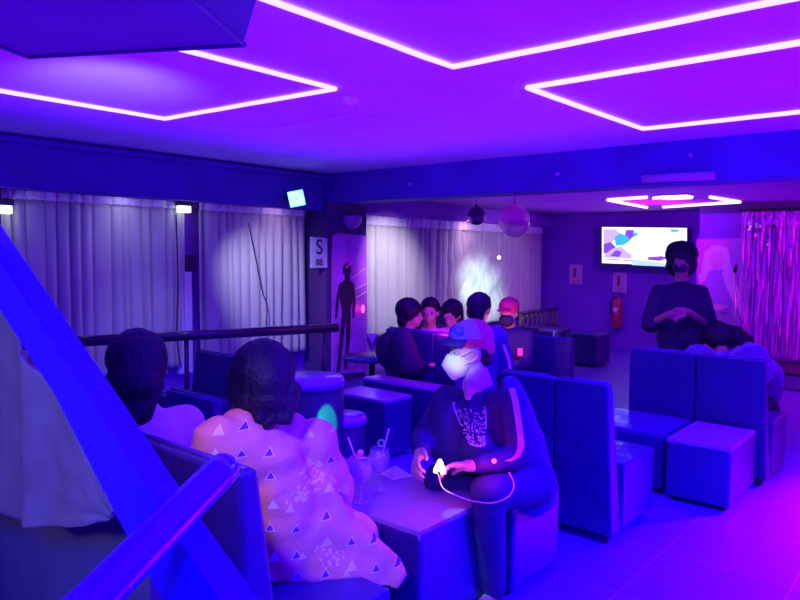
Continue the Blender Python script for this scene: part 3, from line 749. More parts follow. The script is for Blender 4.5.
# ------------------------------------------------------------ cocktails on the table
def cocktail(px, py, label, lime=False, straw=(-.03, .02)):
    c = onZ(px, py, .502); c.z = .502
    t = thing('cocktail_glass', label, 'glass', c, 'balloon cocktail glasses')
    G = lambda pr: [(a * 1.06, b * 1.22) for a, b in pr]
    lathe(G([(0, 0), (.032, 0), (.033, .003), (.006, .008), (.0045, .02), (.0045, .062), (0, .062)]), 'stem', M['glass'], t, c, 24)
    lathe(G([(.0045, .062), (.025, .068), (.040, .085), (.047, .108), (.046, .132), (.038, .158), (.0365, .158), (.0445, .132), (.0455, .108), (.038, .087), (.024, .071), (0, .066)]), 'bowl', M['glass'], t, c, 32)
    lathe(G([(0, .0665), (.023, .0725), (.037, .0885), (.0442, .108), (.0435, .128), (0, .128)]), 'drink', M['drink'], t, c, 28)
    random.seed(px)
    for k in range(3):
        bm = bmesh.new(); bmesh.ops.create_cube(bm, size=.018)
        a = random.uniform(0, 6); p = c + V((.022 * math.cos(k * 2.1 + a), .022 * math.sin(k * 2.1 + a), .16))
        for v in bm.verts: v.co = Matrix.Rotation(a, 3, 'Z') @ Matrix.Rotation(a * 2, 3, 'X') @ v.co + p
        finish(bm, 'ice_cube', M['ice'], t, bevel=.003)
    d = RT * straw[0] + V((0, 0, .125)); p = c + V((0, 0, .155)) + RT * straw[1]
    tb([p, p + d], .0032, 'straw', M['posterpale'], t, 8)
    g = c + V((0, 0, .215)) + RT * (.008 if lime else -.004)
    if lime:
        bm = bmesh.new(); n = 20; s, u, _ = RT, V((0, 0, 1)), 0
        tube(bm, [g + (s * math.cos(2 * PI * k / n) + u * math.sin(2 * PI * k / n)) * .014 for k in range(n + 1)], .004, 6)
        finish(bm, 'lime_slice', M['lime'], t, smooth=True)
    else:
        sphere(g, .014, 'cherry', M['melon'], t, seg=14)
        q = c + V((0, 0, .19)) - RT * .02
        flat([q + RT * .05, q - RT * .048 + V((0, 0, -.016)), q + V((0, 0, .022)) - RT * .01], FW, .008, 'melon_wedge', M['melon'], t)
    bm = bmesh.new()
    for k in range(7):
        a = random.uniform(0, 6); bmesh.ops.create_icosphere(bm, subdivisions=1, radius=.005, matrix=Matrix.Translation(c + V((.025 * math.cos(a), .025 * math.sin(a), .008))))
    finish(bm, 'sugar_bead', M['ice'], t)
cocktail(361, 503, 'cocktail glass with cherry, melon wedge and leaning straw, nearest the woman', straw=(-.045, -.01))
cocktail(379, 491, 'cocktail glass with lime slice, behind the cherry one', True, straw=(.03, .012))
# napkin, tray
c = onZ(396, 476, .503)
bm = bmesh.new(); a = [V((-.085, -.02, .0)), V((.03, -.06, 0)), V((.06, .05, 0)), V((-.0, .0, .05))]
vs = [bm.verts.new(c + V((0, 0, .0)) + p) for p in a]
for f in ((0, 1, 2), (0, 1, 3), (1, 2, 3), (2, 0, 3)): bm.faces.new([vs[i] for i in f])
tag(finish(bm, 'folded_napkin', M['paper']), 'folded pale napkin on the table between glasses and man', 'napkin')

# ------------------------------------------------------------ people
Z = V((0, 0, 1))
def head_parts(c, f, s=1.0):
    """c centre of head, f facing direction"""
    f = V(f).normalized(); sd = f.cross(Z).normalized(); u = sd.cross(f).normalized(); ax = (sd, f, u)
    pr = [E(c + u * .02 * s + f * -.008 * s, (.074 * s, .093 * s, .092 * s), ax), E(c - u * .045 * s + f * .03 * s, (.056 * s, .062 * s, .062 * s), ax),
          E(c - u * .088 * s + f * .062 * s, (.026 * s, .024 * s, .020 * s), ax),
          K(c + f * .088 * s - u * .0 * s, .008 * s, c + f * .112 * s - u * .028 * s, .012 * s),
          E(c + f * .09 * s - u * .062 * s, (.024 * s, .010 * s, .010 * s), ax), E(c + f * .08 * s + u * .022 * s, (.05 * s, .012 * s, .008 * s), ax)]
    for k in (-1, 1): pr.append(E(c + sd * k * .076 * s - u * .01 * s, (.009 * s, .018 * s, .030 * s), ax))
    return pr, ax
def eyes(c, f, par, s=1.0):
    f = V(f).normalized(); sd = f.cross(Z).normalized(); u = sd.cross(f)
    for k in (-1, 1):
        sphere(c + f * .080 * s + sd * k * .03 * s + u * .002, .012 * s, 'eye', M['eye'], par, seg=10)
        sphere(c + f * .089 * s + sd * k * .03 * s + u * .002, .006 * s, 'pupil', M['ink'], par.children[-1] if False else par, seg=8)
def hand(w, d, n, side, s=1.0, curl=.5):
    """hand prims: wrist w, finger direction d, palm normal n (palm side), side=+1 thumb on d x n side"""
    d = V(d).normalized(); n = (V(n) - d * V(n).dot(d)).normalized(); sd = d.cross(n).normalized() * side
    pr = [E(w + d * .045 * s, (.040 * s, .050 * s, .016 * s), (sd, d, n)), K(w - d * .01, .024 * s, w + d * .02 * s, .026 * s)]
    for i, (o, L) in enumerate(((.030, .072), (.010, .082), (-.011, .076), (-.031, .060))):
        p0 = w + d * .080 * s + sd * o * s - d * abs(o) * .2; c1 = curl * .8; a = p0; ang = 0
        for j, fr in enumerate((.45, .32, .23)):
            ang += c1 * (.7, 1.0, .8)[j]
            dv = d * math.cos(ang) + n * math.sin(ang); b = a + dv * L * fr * s
            pr.append(K(a, (.0095 - .001 * j) * s, b, (.0085 - .001 * j) * s)); a = b
    a = w + d * .02 * s + sd * .034 * s; b = a + (d * .7 + sd * .6 + n * .3).normalized() * .038 * s; c = b + (d * .9 + n * .5 * (curl + .3)).normalized() * .032 * s
    pr += [K(a, .013 * s, b, .011 * s), K(b, .0105 * s, c, .009 * s)]
    return pr
def person(label, J, cloth, trousers=None, skin=None, body_extra=(), vox=.014, face=None, hair=None, group=None, top_extra=(), shoes=None, hands=True, sleeve=1.0, nm='person', lean=None, topdisp=None, top_name='shirt', hs=1.0, bvox=None, curl=.6, hand_dirs=None, hairdisp=None, eyes_on=True, tr=1.0):
    """J: joints: head, neck, chest, pelvis, sl, sr, el, er, wl, wr, kl, kr, al, ar"""
    t = thing(nm, label, 'person', V((J['pelvis'].x, J['pelvis'].y, min(J[k].z for k in ('al', 'ar')) - .06)), group)
    sk = skin or M['skin']; g = {k: V(v) for k, v in J.items()}
    hp, ax = head_parts(g['head'], face, hs)
    sdv = (g['sr'] - g['sl']).normalized(); fdv = V(face)
    across = (g['sr'] - g['sl']).normalized(); upb = (g['neck'] - g['pelvis']).normalized(); fb = across.cross(upb).normalized(); bax = (across, fb, (across.cross(fb)) * -1)
    hl = g['pelvis'] - across * .085; hr = g['pelvis'] + across * .085
    body = hp + [K(g['head'] - V(face).normalized() * .015 - Z * .06, .052, g['neck'], .055), K(g['neck'], .05, g['chest'], .10),
                 E(g['chest'], (.145, .10, .14), bax), K(g['chest'] - across * .04, .095, g['pelvis'] - across * .05, .105), K(g['chest'] + across * .04, .095, g['pelvis'] + across * .05, .105)]
    for s, h in (('l', hl), ('r', hr)):
        body += [K(g['neck'] * .3 + g['chest'] * .7, .07, g['s' + s], .05), K(g['s' + s], .05, g['e' + s], .038), K(g['e' + s], .038, g['w' + s], .026),
                 K(h, .085, g['k' + s], .055), K(g['k' + s], .053, g['a' + s], .036), K(g['a' + s], .036, g['a' + s] + g.get('toe' + s, fb * .14) - Z * .02, .028)]
        if hands:
            hd, hn = (hand_dirs or {}).get(s, ((g['w' + s] - g['e' + s]), -Z))
            body += hand(g['w' + s], hd, hn, 1 if s == 'r' else -1, 1.0, curl)
    body += list(body_extra)
    blob('body', body, bvox or vox * .8, sk, t, 3)
    if eyes_on: eyes(g['head'], face, t, hs)
    k = sleeve
    tp = [E(g['chest'], (.175, .125, .16), bax), K(g['chest'] - across * .05, .118, g['pelvis'] - across * .055 + upb * .03, .122), K(g['chest'] + across * .05, .118, g['pelvis'] + across * .055 + upb * .03, .122),
          K(g['neck'] - upb * .035, .062, g['chest'], .1)]
    for s in 'lr':
        e = g['e' + s]; w = g['w' + s]
        tp += [K(g['neck'] * .35 + g['chest'] * .65, .075, g['s' + s], .070)]
        if k >= 1: tp += [K(g['s' + s], .070, e, .056), K(e, .056, e.lerp(w, .85), .044)]
        else: tp += [K(g['s' + s], .072, g['s' + s].lerp(e, k), .068)]
    blob(top_name, tp + list(top_extra), vox, cloth, t, 4, topdisp or folds(.008))
    if trousers:
        lg = [K(hl, .112 * tr, g['kl'], .078 * tr), K(g['kl'], .074 * tr, g['al'] + (g['kl'] - g['al']) * .08, .056 * tr), K(hr, .112 * tr, g['kr'], .078 * tr), K(g['kr'], .074 * tr, g['ar'] + (g['kr'] - g['ar']) * .08, .056 * tr), K(hl, .12, hr, .12)]
        blob('trousers', lg, vox, trousers, t, 4, folds(.006))
    if shoes:
        for s in 'lr':
            td = g.get('toe' + s, fb * .14); td = V((td.x, td.y, 0)).normalized(); a = g['a' + s]; a0 = V((a.x, a.y, a.z - .035))
            blob('shoe', [K(a0 - td * .03, .042, a0 + td * .1 - Z * .008, .038), K(a0, .045, a + Z * .01, .042)], .01, shoes, t, 3)
            o = blob('sole', [K(a0 - td * .035 - Z * .03, .018, a0 + td * .105 - Z * .03, .018), K(a0 + td * .03 + Z * -.03, .034, a0 + td * .07 - Z * .03, .034)], .009, M['sole'], t.children[-1], 2)
            for v in o.data.vertices: v.co.z = max(min(v.co.z, a0.z - .025), a0.z - .046)
    if hair:
        blob('hair', hair(g['head'], ax), vox * .7, M['hair'], t, 2, hairdisp or strands(.006))
    return t, ax
def short_hair(s=1.0):
    def h(c, ax):
        sd, f, u = ax
        return [E(c + u * .038 * s - f * .022 * s, (.086 * s, .094 * s, .092 * s), ax), E(c - u * .02 * s - f * .062 * s, (.072 * s, .045 * s, .07 * s), ax), E(c + u * .085 * s + f * .045 * s, (.06 * s, .045 * s, .025 * s), ax)]
    return h
LX = V((1, 0, 0)); LY = V((0, 1, 0))
# --- woman in the triangle-print dress
J = dict(head=at(267, 376, 2.46), neck=at(264, 418, 2.46), chest=at(264, 462, 2.44), pelvis=at(285, 548, 2.50),
         sl=at(218, 440, 2.30), sr=at(312, 440, 2.58), el=at(212, 500, 2.34), er=at(331, 492, 2.64), wl=at(262, 512, 2.66), wr=at(318, 490, 2.84),
         kl=at(318, 540, 2.86), kr=at(362, 532, 2.84), al=at(330, 640, 2.92), ar=at(372, 632, 2.94))
for k in ('al', 'ar'): J[k].z = .07
def bob(c, ax):
    sd, f, u = ax; s = 1.12
    pr = [E(c + u * .02 - f * .02, (.118, .112, .118), ax), E(c - u * .065 - f * .045, (.125, .085, .085), ax), E(c - u * .01 - f * .05, (.124, .08, .1), ax)]
    for k in range(9):
        a = -1 + k / 4; b = c - Fh * (.065 - .03 * abs(a)) + RT * a * .095
        pr.append(K(b - u * .04, .036, b - u * (.138 + .016 * math.sin(k * 2.7)) - Fh * .05, .016))
    return pr
sk_n = FW
# skirt: torso to knees, with the loose hem falling over the seat end
S_ex = [K(J['chest'] + Z * -.05, .15, J['pelvis'], .175), K(J['pelvis'], .17, at(350, 540, 2.69), .12), K(at(300, 545, 2.49), .13, at(372, 566, 2.48), .04),
        S([at(262, 470, 2.42), at(330, 478, 2.50), at(352, 510, 2.50), at(378, 538, 2.50), at(407, 572, 2.48), at(398, 588, 2.46), at(345, 584, 2.42), at(268, 578, 2.34)], FW, .07),
        K(J['sl'], .085, J['chest'], .14), K(J['sr'], .088, J['er'], .095), K(J['er'], .09, at(320, 500, 2.64), .05), K(J['sl'], .085, J['el'], .085), K(at(240, 428, 2.38), .07, at(290, 428, 2.52), .07)]
person('woman with dark bobbed hair in a pink triangle-print dress on the front sofa', J, M['dress'], None, vox=.014, face=V((-.1, 1, -.05)), hair=bob, top_extra=S_ex, top_name='dress', topdisp=folds(.022, 6.5), sleeve=1, shoes=M['shoe'], hairdisp=strands(.006))
# --- young woman in white
J = dict(head=at(140, 366, 2.76), neck=at(143, 404, 2.80), chest=at(147, 446, 2.80), pelvis=at(155, 520, 2.84),
         sl=at(104, 424, 2.66), sr=at(186, 424, 2.94), el=at(95, 480, 2.69), er=at(205, 480, 2.99), wl=at(140, 490, 2.99), wr=at(190, 480, 3.14),
         kl=at(190, 505, 3.14), kr=at(225, 505, 3.19), al=at(195, 600, 3.19), ar=at(230, 600, 3.24))
for k in ('al', 'ar'): J[k].z = .07
def long_hair(c, ax):
    sd, f, u = ax
    pr = [E(c + u * .03 - f * .015, (.118, .118, .122), ax), E(c - u * .06 - Fh * .04, (.125, .105, .13), ax), E(c - u * .02 - Fh * .02, (.125, .1, .12), ax)]
    for k in range(11):
        a = -1 + k / 5; L = .30 if a < .3 else .19
        b = c - Fh * (.09 - .03 * abs(a)) + RT * a * .085 - u * .06
        pr.append(K(b, .04, b - u * (L * .6) - Fh * .05 - RT * .02, .038)); pr.append(K(b - u * (L * .6) - Fh * .05 - RT * .02, .034, b - u * (L - .06 * abs(a)) - Fh * .09 - RT * .03, .014))
    return pr
person('young woman with long dark hair and white top on the front sofa', J, M['white_tee'], M['jeans'], vox=.014, face=V((.15, 1, -.1)), hair=long_hair, sleeve=.9, shoes=M['shoe'],
       top_extra=[K(J['sl'], .085, J['chest'], .13), K(J['sr'], .09, J['chest'], .13), K(J['sr'], .085, J['er'], .07)])

# --- man in cap
fm = (-RT * 1.0 - FW * .38 - Z * .12).normalized()
J = dict(head=at(470, 350, 3.1), neck=at(481, 385, 3.12), chest=at(476, 425, 3.12), pelvis=at(515, 492, 3.15),
         sl=at(512, 402, 2.99), sr=at(447, 400, 3.22), el=at(520, 455, 2.92), er=at(423, 438, 3.12), wl=at(472, 466, 2.84), wr=at(421, 452, 2.93),
         kl=at(488, 492, 2.86), kr=at(440, 480, 3.12), al=at(494, 578, 2.98), ar=at(455, 560, 3.2),
         toel=(-RT * .6 - FW * .8) * .14, toer=(-RT * .6 - FW * .8) * .14)
for k in ('al', 'ar'): J[k].z = .075
J['pelvis'].z = .52
def under_cap(c, ax):
    sd, f, u = ax
    return [E(c - u * .03 - f * .055, (.075, .045, .06), ax), E(c + u * .0 - f * .03, (.082, .075, .05), ax)]
extra = [K(at(500, 420, 3.15), .12, at(520, 470, 3.18), .13), K(J['sr'], .075, J['chest'], .14), K(at(472, 412, 3.05), .06, at(480, 450, 3.0), .10), K(at(448, 410, 3.12), .09, at(450, 450, 3.08), .09)]
mt, hax = person('man in cap and white face mask holding a glowing gadget on a pouffe', J, M['navy'], M['jeans'], skin=M['skin'], vox=.012, face=fm, hair=under_cap, shoes=M['shoe'], top_name='sweatshirt', top_extra=extra,
           hand_dirs={'l': (-RT * 1 + UP * .05, -FW * .3 - UP * .8), 'r': (-RT * .25 - UP * .35 - FW * .6, -UP * .4 + RT * .8)}, curl=.75, bvox=.006, body_extra=[K(at(477, 378, 3.08), .055, at(470, 388, 3.01), .035), K(at(470, 384, 3.02), .035, at(468, 397, 2.985), .016)])
sd, f, u = hax; hc = J['head']
o = blob('jacket_back', [K(at(510, 385, 3.18), .05, at(520, 440, 3.24), .11), K(at(520, 440, 3.24), .11, at(532, 490, 3.2), .115)], .013, M['blueshirt'], mt, 4, folds(.012, 7)); o['label'] = 'blue jacket hanging open behind his back'
# mask
bm = bmesh.new()
blob('face_mask', [E(hc - u * .060 + f * .070, (.066, .056, .058), hax), K(hc - u * .012 + f * .108, .012, hc - u * .05 + f * .128, .016), K(hc - u * .05 + f * .128, .016, hc - u * .10 + f * .085, .026)], .006, M['mask'], mt, 2)
for q in (.02, -.055):
    tb(smooth_path([hc + f * .075 + sd * -.052 + u * (-.02 + q * .5), hc + f * .03 + sd * -.078 + u * q * .6, hc - f * .005 + sd * -.085 + u * -.0]), .0028, 'ear_loop', M['mask'], mt.children[-1] if False else mt, 6)
# choose the side of the head that faces us for the loops
for o in [c for c in mt.children if c.name.startswith('ear_loop')]:
    if sd.dot(CAM - hc) > 0:
        for v in o.data.vertices:
            w = v.co - hc; v.co -= sd * (2 * w.dot(sd))
# cap
cap = blob('cap', [E(hc + u * .058 - f * .014, (.088, .102, .084), hax), E(hc + u * .012 - f * .055, (.085, .06, .06), hax)], .008, [M['capcloth'], M['capfront'], M['capblue']], mt, 4)
for p in cap.data.polygons:
    w = p.center - hc; a = w.dot(f); b = w.dot(u)
    if a > -.015 and b > .06: p.material_index = 1
    if a > .045 and b > .075: p.material_index = 2 if (noise.noise(w * 60) > -.1) else 1
    if b < .062: p.material_index = 0
cap['label'] = 'wine red cap with pale front panel and teal badge'
bm = bmesh.new(); n = 16; rows = []
for j in range(4):
    r = j / 3
    rows.append([bm.verts.new(hc + u * (.064 - .012 * r - .02 * abs(math.sin(a_)) ** 2 * r) + f * (math.cos(a_) * (.09 + .075 * r)) + sd * math.sin(a_) * (.083 + .004 * r)) for a_ in [(-1.1 + 2.2 * i / n) for i in range(n + 1)]])
for j in range(3):
    for i in range(n): bm.faces.new((rows[j][i], rows[j][i + 1], rows[j + 1][i + 1], rows[j + 1][i]))
o = finish(bm, 'cap_peak', M['navy'], cap, smooth=True); s = o.modifiers.new('s', 'SOLIDIFY'); s.thickness = .006
# chest print and sleeve stripe on the sweatshirt
sw = [c for c in mt.children if c.name.startswith('sweatshirt')][0]
sm = sw.data.materials[0]
sw.data.materials.append(mat('faded_white_print', (.75, .62, .85), .8, bump=.2)); sw.data.materials.append(M['stripe'])
dgl = bpy.context.evaluated_depsgraph_get()
def proj(p):
    w = p - CAM; d = w.dot(FW); return 400 + FPX * w.dot(RT) / d, 300 - FPX * w.dot(UP) / d, d
# printed motif: a symmetric feathered crest of small strokes lying on the cloth
from mathutils.bvhtree import BVHTree
def tree(o): return BVHTree.FromPolygons([v.co[:] for v in o.data.vertices], [p.vertices[:] for p in o.data.polygons])
T = tree(sw)
def onshirt(px, py, lift=.003):
    d = ray(px, py).normalized(); h = T.ray_cast(CAM, d)
    return (h[0] - d * lift) if h[0] else None
bm = bmesh.new(); random.seed(21)
def stroke(pts, w=.0022):
    q = [onshirt(x, y) for x, y in pts]
    if all(q) and max((a - b).length for a, b in zip(q, q[1:])) < .08: tube(bm, q, w, 5)
def uv(a, b): return 473 + a * 16 + b * 4, 425 + a * 2 + b * 20
for k in range(260):
    b = random.uniform(-1, 1); lim = 1.0 - .28 * (b + 1)
    a = random.uniform(-lim, lim)
    if b < -.45 and abs(a) < .55 and random.random() < .75: continue
    if b < -.75 and abs(a) < .8: continue
    if .3 < b < .42: continue
    if .42 < b < .9 and abs(a) < .12: continue
    ang = math.atan2(b * .6 + .15, a) + random.uniform(-.5, .5); L = random.uniform(.06, .16)
    q = [uv(a, b), uv(a + L * .5 * math.cos(ang), b + L * .5 * math.sin(ang) + .02), uv(a + L * math.cos(ang), b + L * math.sin(ang))]
    stroke(q, random.choice((.0009, .0013, .0018)))
for sg in (-1, 1): stroke([uv(sg * 1.02, -1.0), uv(sg * .98, -.7), uv(sg * .9, -.35), uv(sg * .78, .1)], .0022)
stroke([uv(-.45, .98), uv(-.1, 1.04), uv(.2, 1.03), uv(.42, .95)], .0028)
o = finish(bm, 'chest_print', sw.data.materials[1], sw); o['label'] = 'pale feathery crest print'
# sleeve stripe ribbon
bm = bmesh.new(); prev = None
for x, y in smooth_path([V((509, 380, 0)), V((515, 400, 0)), V((519, 425, 0)), V((521, 445, 0)), V((517, 456, 0)), V((508, 461, 0))], 6) and [(p.x, p.y) for p in smooth_path([V((509, 380, 0)), V((515, 400, 0)), V((519, 425, 0)), V((521, 445, 0)), V((517, 456, 0)), V((508, 461, 0))], 6)]:
    a, b = onshirt(x - 3.2, y, .004), onshirt(x + 3.2, y, .004)
    if a and b and (a - b).length < .08:
        q = (bm.verts.new(a), bm.verts.new(b))
        if prev: bm.faces.new((prev[0], prev[1], q[1], q[0]))
        prev = q
o = finish(bm, 'sleeve_stripe', M['stripe'], sw); s = o.modifiers.new('s', 'SOLIDIFY'); s.thickness = .002
# gadget and cable
c = at(439, 466, 2.80)
t = thing('glowing_gadget', 'small glowing handheld gadget with a thin cable in the hands of the man', 'gadget', c)
blob('shell', [K(c - UP * .02 - RT * .014, .011, c + UP * .022 + RT * .004, .009), K(c + RT * .016 - UP * .024, .012, c + UP * .012 + RT * .008, .010)], .005, M['hot'], t, 2)
tb(smooth_path([at(438, 474, 2.80), at(443, 488, 2.74), at(455, 495, 2.68), at(472, 501, 2.68), at(492, 503, 2.70), at(508, 497, 2.74), at(514, 485, 2.78), at(509, 472, 2.80)]), .0022, 'cable', M['posterpale'], t, 6)
GAD = c
c = at(494, 461, 2.80); tag(sphere(c, .010, 'pink_led', M['hotpink'], seg=12), 'small pink glowing light at the sleeve of the man in the cap', 'light'); PLED = c

# --- standing person
fs = (-FW * 1.0 - RT * .5 - Z * .2).normalized()
D = 5.9
J = dict(head=at(681, 262, D), neck=at(682, 281, D), chest=at(680, 300, D), pelvis=at(680, 350, D), sl=at(700, 293, D - .02), sr=at(659, 293, D + .02),
         el=at(708, 326, D - .05), er=at(651, 324, D - .05), wl=at(688, 311, D - .24), wr=at(668, 314, D - .24), kl=at(688, 388, D), kr=at(672, 388, D), al=at(688, 425, D), ar=at(671, 425, D))
for k in ('kl', 'kr'): J[k].z = .47
for k in ('al', 'ar'): J[k].z = .08
J['pelvis'].z = .86
def afro(c, ax):
    sd, f, u = ax
    return [E(c + u * .06 - f * .03, (.138, .125, .125), ax), E(c - u * .04 - f * .06, (.13, .08, .1), ax), E(c + u * .1 + f * .02, (.08, .08, .05), ax)]
pt, pax = person('standing person with bushy hair, dark face mask and loose black top', J, M['black_cloth'], M['black_cloth'], skin=M['skin_d'], vox=.018, hs=1.08, face=fs, hair=afro, shoes=M['shoe'], sleeve=.75,
           top_extra=[K(J['sl'], .08, J['el'], .085), K(J['sr'], .08, J['er'], .085), E(J['chest'] - Z * .1, (.2, .15, .22))], hairdisp=folds(.012, 22),
           hand_dirs={'l': (-RT * 1, -FW), 'r': (RT * 1, -FW)}, eyes_on=False)
sd, f, u = pax; hc = J['head']
blob('face_mask', [E(hc - u * .045 + f * .066, (.056, .045, .05), pax)], .01, M['black_cloth'], pt, 3)

# --- person in plush coat on the far sofa (seen from behind, bent forward)
J = dict(head=at(722, 339, 5.62), neck=at(722, 352, 5.55), chest=at(724, 372, 5.5), pelvis=at(725, 420, 5.4), sl=at(700, 362, 5.35), sr=at(752, 360, 5.6),
         el=at(692, 392, 5.4), er=at(771, 372, 5.6), wl=at(705, 400, 5.7), wr=at(773, 396, 5.75), kl=at(735, 410, 5.85), kr=at(770, 408, 5.75), al=at(740, 450, 5.9), ar=at(778, 452, 5.85), toer=LY * .14, toel=LY * .14)
J['pelvis'].z = .53
for k in ('al', 'ar'): J[k].z = .075
def mane(c, ax):
    sd, f, u = ax
    return [E(c + u * .03 - RT * .03, (.13, .12, .115), ax), E(c - u * .02 + RT * .12, (.14, .1, .09), ax), E(c + RT * .06 + u * .02, (.13, .1, .10), ax)]
random.seed(9)
fz = [E(J['chest'] + RT * .08 + V((random.uniform(-.32, .24), random.uniform(-.08, .08), random.uniform(-.08, .17))), (.12, .1, .11)) for _ in range(14)]
person('person bent forward in a shaggy blue plush coat on the far sofa', J, M['fur'], M['black_cloth'], skin=M['skin_d'], vox=.018, face=V((.1, 1, -.5)), hair=mane, shoes=M['shoe'], top_name='plush_coat',
       top_extra=fz + [K(J['sr'], .1, J['er'], .095), K(J['er'], .09, J['wr'], .06)], topdisp=folds(.022, 18), hairdisp=folds(.012, 20))

# --- group around the rear table
def seated(label, hx, hy, d, face, cloth, hair=None, skin=None, wide=24, extra=lambda J: [], sl=1.0, toptr=M['black_cloth'], mask=None, shd=0, capm=None, hd=None):
    """head pixel and depth; the rest follows a plain sitting pose"""
    c = at(hx, hy, d); f = V(face).normalized(); fh = V((f.x, f.y, 0)).normalized(); s = fh.cross(Z)
    pel = V((c.x, c.y, c.z - .66)) - fh * .06
    J = dict(head=c, neck=c - Z * .135 - fh * .02, chest=c - Z * .30 - fh * .04, pelvis=pel, sl=c - Z * .20 - s * .165 - fh * .03, sr=c - Z * .20 + s * .165 - fh * .03)
    J['el'] = J['sl'] - Z * .24 + fh * .10 - s * .03; J['er'] = J['sr'] - Z * .24 + fh * .10 + s * .03
    J['wl'] = J['el'] + fh * .2 + s * .08 + Z * .03; J['wr'] = J['er'] + fh * .2 - s * .08 + Z * .03
    J['kl'] = pel + fh * .42 - s * .1 + Z * .0; J['kr'] = pel + fh * .42 + s * .1
    J['al'] = J['kl'] + fh * .02; J['ar'] = J['kr'] + fh * .02
    for k in ('al', 'ar'): J[k].z = .075
    t, ax = person(label, J, cloth, toptr, eyes_on=mask is None and capm is None, skin=skin, bvox=.011, vox=.02, face=face, hair=hair or short_hair(1.05), shoes=M['shoe'], top_extra=extra(J), sleeve=sl, group=None)
    sd, f, u = ax
    if mask: blob('face_mask', [E(c - u * .045 + f * .070, (.066, .058, .060), ax)], .01, mask, t, 2)
    if capm:
        o = blob('cap', [E(c + u * .055 - f * .012, (.09, .104, .088), ax), E(c + u * .056 + f * .10, (.07, .05, .014), ax)], .01, capm, t, 3)
    return t, J
tA, JA = seated('bushy haired person in a big dark coat, nearest the pier in the group', 411, 314, 6.1, V((1, .4, -.1)), M['black_cloth'],
        hair=lambda c, ax: [E(c + ax[2] * .035 - ax[1] * .03, (.11, .12, .11), ax), E(c - ax[2] * .05 - ax[1] * .06, (.1, .06, .09), ax)], extra=lambda J: [E(J['chest'] - Z * .04 - RT * .1 + V((0, .05, 0)), (.24, .17, .2)), K(J['sl'], .11, J['el'], .11), K(J['sr'], .11, J['er'], .11)])
seated('person with pink lit face and pink top, facing the group', 430, 312, 6.2, V((.5, -.85, -.05)), M['pinkshirt'])
seated('dark haired person leaning in between the pink top and blue shirt', 452, 315, 6.25, V((.2, -1, -.35)), M['navy'], hair=short_hair(1.12))
tD, JD = seated('person in blue shirt seen from behind, just behind the man in the cap', 480, 310, 5.45, V((-.15, 1, -.1)), M['blueshirt'], hair=short_hair(1.12), extra=lambda J: [K(J['sl'], .09, J['chest'], .13), K(J['sr'], .09, J['chest'], .13), K(J['sr'], .085, J['er'], .075)])
tb(smooth_path([at(503, 345, 5.3), at(508, 358, 5.28), at(511, 374, 5.26)]), .012, 'sleeve_piping', M['posterpale'], tD, 6)
tE, JE = seated('person in red cap, dark mask and navy jacket at the far end of the group', 509, 313, 6.0, V((.15, -1, -.25)), M['navy'], mask=M['black_cloth'], capm=M['capcloth'], hair=under_cap,
        extra=lambda J: [E(J['chest'], (.2, .15, .2))])
# bench for the group and a table edge
sofa('booth_sofa', 'dark bench beneath the seated group, behind the booth back', -4.35, -2.7, 5.55, -1, .8, .12, .5, 3)
t_ = thing('glow', 'added pink phone held low in the group', 'glow', at(520, 352, 5.75))  # added glowing slab in place of pink lit hands
c = at(520, 352, 5.72); ob(c, (.02, .004, .035), (RT, FW, UP), 'body', M['black'], t_, .003); ob(c - FW * .006, (.018, .002, .031), (RT, FW, UP), 'glow_face', em('pink_hand_glow', (1, .03, .25), .8), t_)

# ------------------------------------------------------------ light
def light(kind, name, loc, col, power, size=.1, target=None, angle=60, blend=.5, sy=None):
    l = bpy.data.lights.new(name, kind); o = bpy.data.objects.new(name, l); COL.objects.link(o); o.location = V(loc)
    l.color = col; l.energy = power
    if kind == 'AREA':
        l.shape = 'RECTANGLE' if sy else 'SQUARE'; l.size = size
        if sy: l.size_y = sy
    else: l.shadow_soft_size = size
    if kind == 'SPOT': l.spot_size = math.radians(angle); l.spot_blend = blend
    if target is not None: o.rotation_euler = (V(target) - V(loc)).to_track_quat('-Z', 'Y').to_euler()
    return o
w = bpy.data.worlds.new('world'); scn.world = w; w.use_nodes = True
w.node_tree.nodes['Background'].inputs[0].default_value = (.012, .0, 1, 1); w.node_tree.nodes['Background'].inputs[1].default_value = .42
BLUE = (.012, .0, 1); MAG = (1, .0, .75)
# ceiling wash: upward area lights without fixtures, added to brighten the ceilings
light('AREA', 'ceiling_fill_added', (-1.9, 2.2, 1.95), (.16, 0, 1), 190, 5.6, (-1.9, 2.2, 3), sy=5.4)
light('AREA', 'rear_wash', (-3.4, 8.6, 1.95), (.35, 0, 1), 26, 3.6, (-3.4, 8.6, 3), sy=3.6)
# blue floods
light('SPOT', 'blue_flood_floor', (.6, 3.2, 2.35), BLUE, 1900, .25, (-.5, 2.8, 0), 110, .8)
light('SPOT', 'blue_flood_front', (.3, -.6, 2.3), BLUE, 700, .3, (-1.4, 2.0, .5), 90, .8)
light('SPOT', 'blue_flood_room', (-2.8, 4.0, 2.4), (.12, 0, 1), 160, .2, (-3.2, 4.6, 0), 120, .8)
light('SPOT', 'blue_flood_mid', (-1.2, 5.2, 2.4), (.12, 0, 1), 220, .2, (-1.6, 4.6, 0), 110, .8)
# magenta from the stage
light('AREA', 'stage_wash', (.2, 9.0, 2.15), MAG, 110, 1.6, (.1, 9.9, 1.0), sy=.4)
light('SPOT', 'stage_floor', (.6, 7.0, 2.2), (1, 0, .75), 6500, .15, (.45, 5.1, 0), 62, 1)
light('SPOT', 'rear_wall_wash', (-3.0, 8.5, 2.2), (.30, 0, 1), 160, .2, (-4.3, 11.3, 1.1), 100, .8)
light('SPOT', 'pier_wash', (-4.6, 5.2, 2.1), (.5, 0, 1), 25, .05, onX(348, 300, -5.77), 40, .6)
